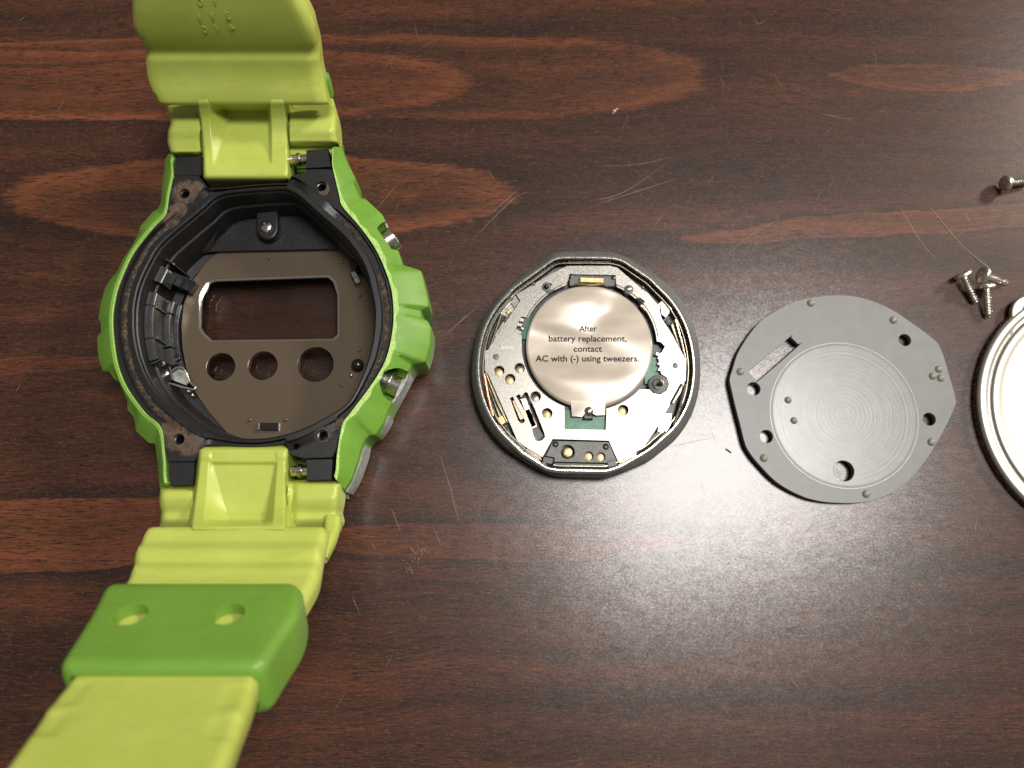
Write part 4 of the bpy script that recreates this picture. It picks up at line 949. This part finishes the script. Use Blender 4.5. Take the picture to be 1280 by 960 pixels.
# ================================================================== BACK COVER
bz = 1.6
BC = P(1388, 515, bz); br = (P(1388, 515, bz)-P(1224, 515, bz)).length; bcx = (BC.x, BC.y)
cover = thing('case_back', 'shiny silver metal case back with a rounded rim, beside the screw pile', 'watch case back', (BC.x, BC.y, 0))
BK = plain('case_back_steel', (0.62, 0.60, 0.55), 0.38, 1.0, 0.03, 0.3, 0.0, 3, 0.01)
prof = [(br-1.6, 0.35), (br-0.5, 0.4), (br-0.08, 0.75), (br, 1.2), (br-0.15, 1.5), (br-0.55, 1.66), (br-1.1, 1.68), (br-1.5, 1.55), (br-1.68, 1.30), (br-1.8, 1.30), (br-1.95, 1.62), (br-2.3, 1.85), (br-2.9, 1.85), (br-3.3, 1.76), (br-3.7, 1.70), (br-4.2, 1.70), (br-4.8, 1.76), (br-6.0, 1.92), (br-8, 2.30), (br-11, 2.75), (br-15, 3.1), (0.01, 3.2)]
cb = obj('cover_plate', lathe(bcx, prof, 200), BK, cover, 50)
tp = [(1300, 420), (1262, 424), (1266, 410), (1265.3, 400), (1264.8, 390)]+[(1284-19*math.cos(math.radians(a)), 389-19.5*math.sin(math.radians(a))) for a in range(10, 171, 12)]+[(1303, 395), (1306, 415)]
obj('screw_tab', plate(PL(tp, 1.5), [[(a, b, 0) for a, b in circ(P(1286, 388, 1.5), 0.85, 28)]], 0.5, 1.52, 0.22), BK, cover, 30)
def gask():
    rnd = random.Random(4); loops = []
    for i in range(150):
        a = math.radians(120+120*i/149); j = rnd.uniform(-0.10, 0.12)-0.12; h = rnd.uniform(-0.08, 0.1)-0.25
        loops.append([Vector((bcx[0]+(br-0.1+j+rr)*math.cos(a), bcx[1]+(br-0.1+j+rr)*math.sin(a), z+h)) for rr, z in ((-0.5, 0.25), (0.0, 0.15), (0.28, 0.45), (0.22, 0.80), (0.0, 1.0), (-0.4, 0.9))])
    return loft(loops)
obj('gasket', gask(), DIRT, cover, 60)

# ================================================================== SCREWS
def screw_parts():
    root = thing('screw', '', 'screw', (0, 0, 0), 'small steel screws on the table')
    # axis along +X, head disc at x in [-0.75, 0]
    R = Matrix.Rotation(math.pi/2, 4, 'Y')      # z -> x
    p = Vector((0, 0, 0))
    hd = lathe((0, 0), [(0.5, 0.05), (1.2, 0.0), (1.3, -0.12), (1.3, -0.36), (1.2, -0.54), (0.85, -0.66), (0.02, -0.70)], 40)
    cs = []
    for k in (0, 1):
        a = 0.5+k*math.pi/2; d = Vector((math.cos(a), math.sin(a), 0)); s = Vector((-d.y, d.x, 0))
        q = [d*0.85+s*0.17, d*-0.85+s*0.17, d*-0.85-s*0.17, d*0.85-s*0.17]
        cs.append(loft([[Vector((v.x, v.y, -0.38)) for v in q], [Vector((v.x, v.y, -1.5)) for v in q]]))
    hd = boolean(hd, [cs[0]]); hd = boolean(hd, [cs[1]])
    hd.transform(R); obj('head', hd, SCREWSTEEL, root, 30)
    nt, na = 190, 18; L = 4.7; loops = []
    for i in range(nt+1):
        x = L*i/nt; l = []
        for k in range(na):
            th = 2*math.pi*k/na; ph = (x/0.44-k/na) % 1.0
            env = 1.0 if x < L-0.45 else max(0.25, 1-(x-(L-0.45))/0.6)
            r = (0.40+0.24*max(0.0, 1-abs(ph-0.5)*2.6))*env if x > 0.25 else 0.5
            l.append(Vector((x, r*math.cos(th), r*math.sin(th))))
        loops.append(l)
    obj('threaded_shaft', loft(loops), SCREWSTEEL, root, 25)
    return root
scr = screw_parts()
def place(o, h, tip, hz, tz, roll):
    a = P(h[0], h[1], hz); b = P(tip[0], tip[1], tz)
    o.location = a*MM; o['_mm'] = list(a)
    d = (b-a).normalized(); q = d.to_track_quat('X', 'Z')
    o.rotation_mode = 'QUATERNION'; from mathutils import Quaternion
    o.rotation_quaternion = q @ Quaternion((1, 0, 0), roll)
def dup(root):
    r = root.copy(); COL.objects.link(r)
    for c in list(root.children):
        k = c.copy(); COL.objects.link(k); k.parent = r
    return r
specs = [((1259, 229), (1294, 225.5), 1.48, 0.62, 0.9, 'silver cross-head screw lying alone at the upper right edge'),
         ((1204.5, 345.5), (1220.5, 380), 1.45, 0.62, 2.0, 'leftmost screw of the small pile, seen side on, tip down'),
         ((1230.5, 344), (1266.5, 357), 2.6, 1.0, 0.4, 'screw lying on top of the pile with its cross head up, pointing right'),
         ((1233.5, 360.5), (1235.6, 398), 1.45, 0.62, 1.1, 'screw of the pile pointing straight down, its head under the top screw')]
for i, (h, tp_, hz, tz, roll, lab) in enumerate(specs):
    o = scr if i == 0 else dup(scr)
    o['label'] = lab; place(o, h, tp_, hz, tz, roll)

# ================================================================== WEAR ON THE TABLE
def scratches():
    rnd = random.Random(11); vs = []; fs = []
    def line(pts, w):
        P_ = [P(x, y, 0.008) for x, y in pts]
        Q = crom(P_, 5, False) if len(P_) > 2 else [P_[0]+(P_[1]-P_[0])*i/6 for i in range(7)]
        b0 = len(vs)
        for i, p in enumerate(Q):
            d = (Q[min(i+1, len(Q)-1)]-Q[max(i-1, 0)]).normalized(); s = Vector((-d.y, d.x, 0))
            t = i/(len(Q)-1); ww = w*math.sin(math.pi*min(max(t, 0.04), 0.96))*rnd.uniform(0.5, 1)/2
            vs.append(p+s*ww); vs.append(p-s*ww)
        for i in range(len(Q)-1): fs.append((b0+2*i, b0+2*i+1, b0+2*i+3, b0+2*i+2))
    man = [((488, 632), (502, 668)), ((541, 656), (552, 684)), ((510, 680), (520, 694)), ((462, 675), (470, 688)), ((562, 612), (575, 655)), ((436, 560), (447, 590)), ((547, 560), (573, 640)), ((655, 650), (668, 690)), ((440, 745), (450, 768)),
           ((500, 226), (470, 262)), ((734, 252), (780, 240), (842, 198)), ((738, 258), (800, 238), (850, 222)), ((745, 208), (800, 205), (838, 196)), ((1022, 141), (1066, 150)), ((1115, 690), (1113, 720)), ((1222, 640), (1218, 672)),
           ((905, 780), (980, 760), (1040, 748)), ((942, 20), (948, 30), (960, 22)), ((590, 300), (640, 250), (660, 240)), ((610, 270), (650, 235)), ((555, 420), (600, 380)), ((480, 420), (545, 378)), ((870, 440), (915, 470)), ((1205, 265), (1215, 280)), ((990, 850), (1000, 862)),
           ((22, 27), (33, 20)), ((80, 125), (72, 140)), ((238, 460), (232, 475)), ((20, 490), (26, 480)), ((830, 560), (900, 545)), ((700, 640), (790, 700)), ((610, 210), (620, 230)), ((900, 330), (930, 300), (980, 270)), ((1120, 250), (1150, 300), (1175, 330))]
    for m in man: line(m, 0.085)
    for _ in range(150):
        x, y = rnd.uniform(430, 1270), rnd.uniform(10, 900); a = rnd.choice((1.15, 1.25, -0.9, -0.5, 2.0))+rnd.uniform(-.15, .15); l = rnd.uniform(4, 34)
        line(((x, y), (x+l*math.cos(a), y+l*math.sin(a))), rnd.uniform(0.02, 0.045))
    for _ in range(34):       # scuff cluster
        x, y = 519+rnd.gauss(0, 6), 698+rnd.gauss(0, 10); x -= (y-698)*0.6; line(((x, y), (x+rnd.uniform(-4, 4), y+rnd.uniform(-5, 5))), 0.09)
    for _ in range(260):      # specks
        x, y = rnd.uniform(0, 1270), rnd.uniform(0, 950); l = rnd.uniform(0.8, 2.2); a = rnd.uniform(0, 3.1)
        line(((x, y), (x+l*math.cos(a), y+l*math.sin(a))), rnd.uniform(0.05, 0.11))
    return mesh(vs, fs)
SCR = plain('scratch_bare', (0.25, 0.17, 0.13), 0.6)
so = obj('scratches', scratches(), SCR, None, None); so['kind'] = 'stuff'; so['label'] = 'fine pale scratches and dust specks on the dark wood surface'; so['category'] = 'scratches'
HAIR = plain('fibre', (0.62, 0.45, 0.36), 0.5)
h = obj('hair', tube(crom([P(1163, 260, 0.04), P(1180, 280, 0.06), P(1196, 300, 0.05), P(1215, 318, 0.06), P(1236, 334, 0.3)], 6, False), 0.028, 6), HAIR, None)
h['label'] = 'fine pale hair on the wood leading down to the screw pile'; h['category'] = 'hair'
h = obj('crumb', join([dome(P(768, 139, 0), 0.32, 0.02, 0.25, 10), dome(P(771, 136.5, 0), 0.22, 0.02, 0.2, 10), dome(P(766, 141.5, 0), 0.15, 0.02, 0.15, 8)]), plain('crumb_tan', (0.50, 0.34, 0.24), 0.6), None)
h['label'] = 'tiny pinkish crumb on the red wood grain above the movement'; h['category'] = 'crumb'
h = obj('crumb', join([dome(P(954, 560.5, 0), 0.01, 0.02, 0.01, 8), rod(P(909, 562, 0.12), P(914, 566, 0.12), 0.1, 6), rod(P(907, 561, 0.1), P(910, 563, 0.2), 0.09, 6)]), INKY, None)
h['label'] = 'tiny black fleck between the movement and the grey disc'; h['category'] = 'fleck'
for o in bpy.data.objects:
    if '_mm' in o: del o['_mm']
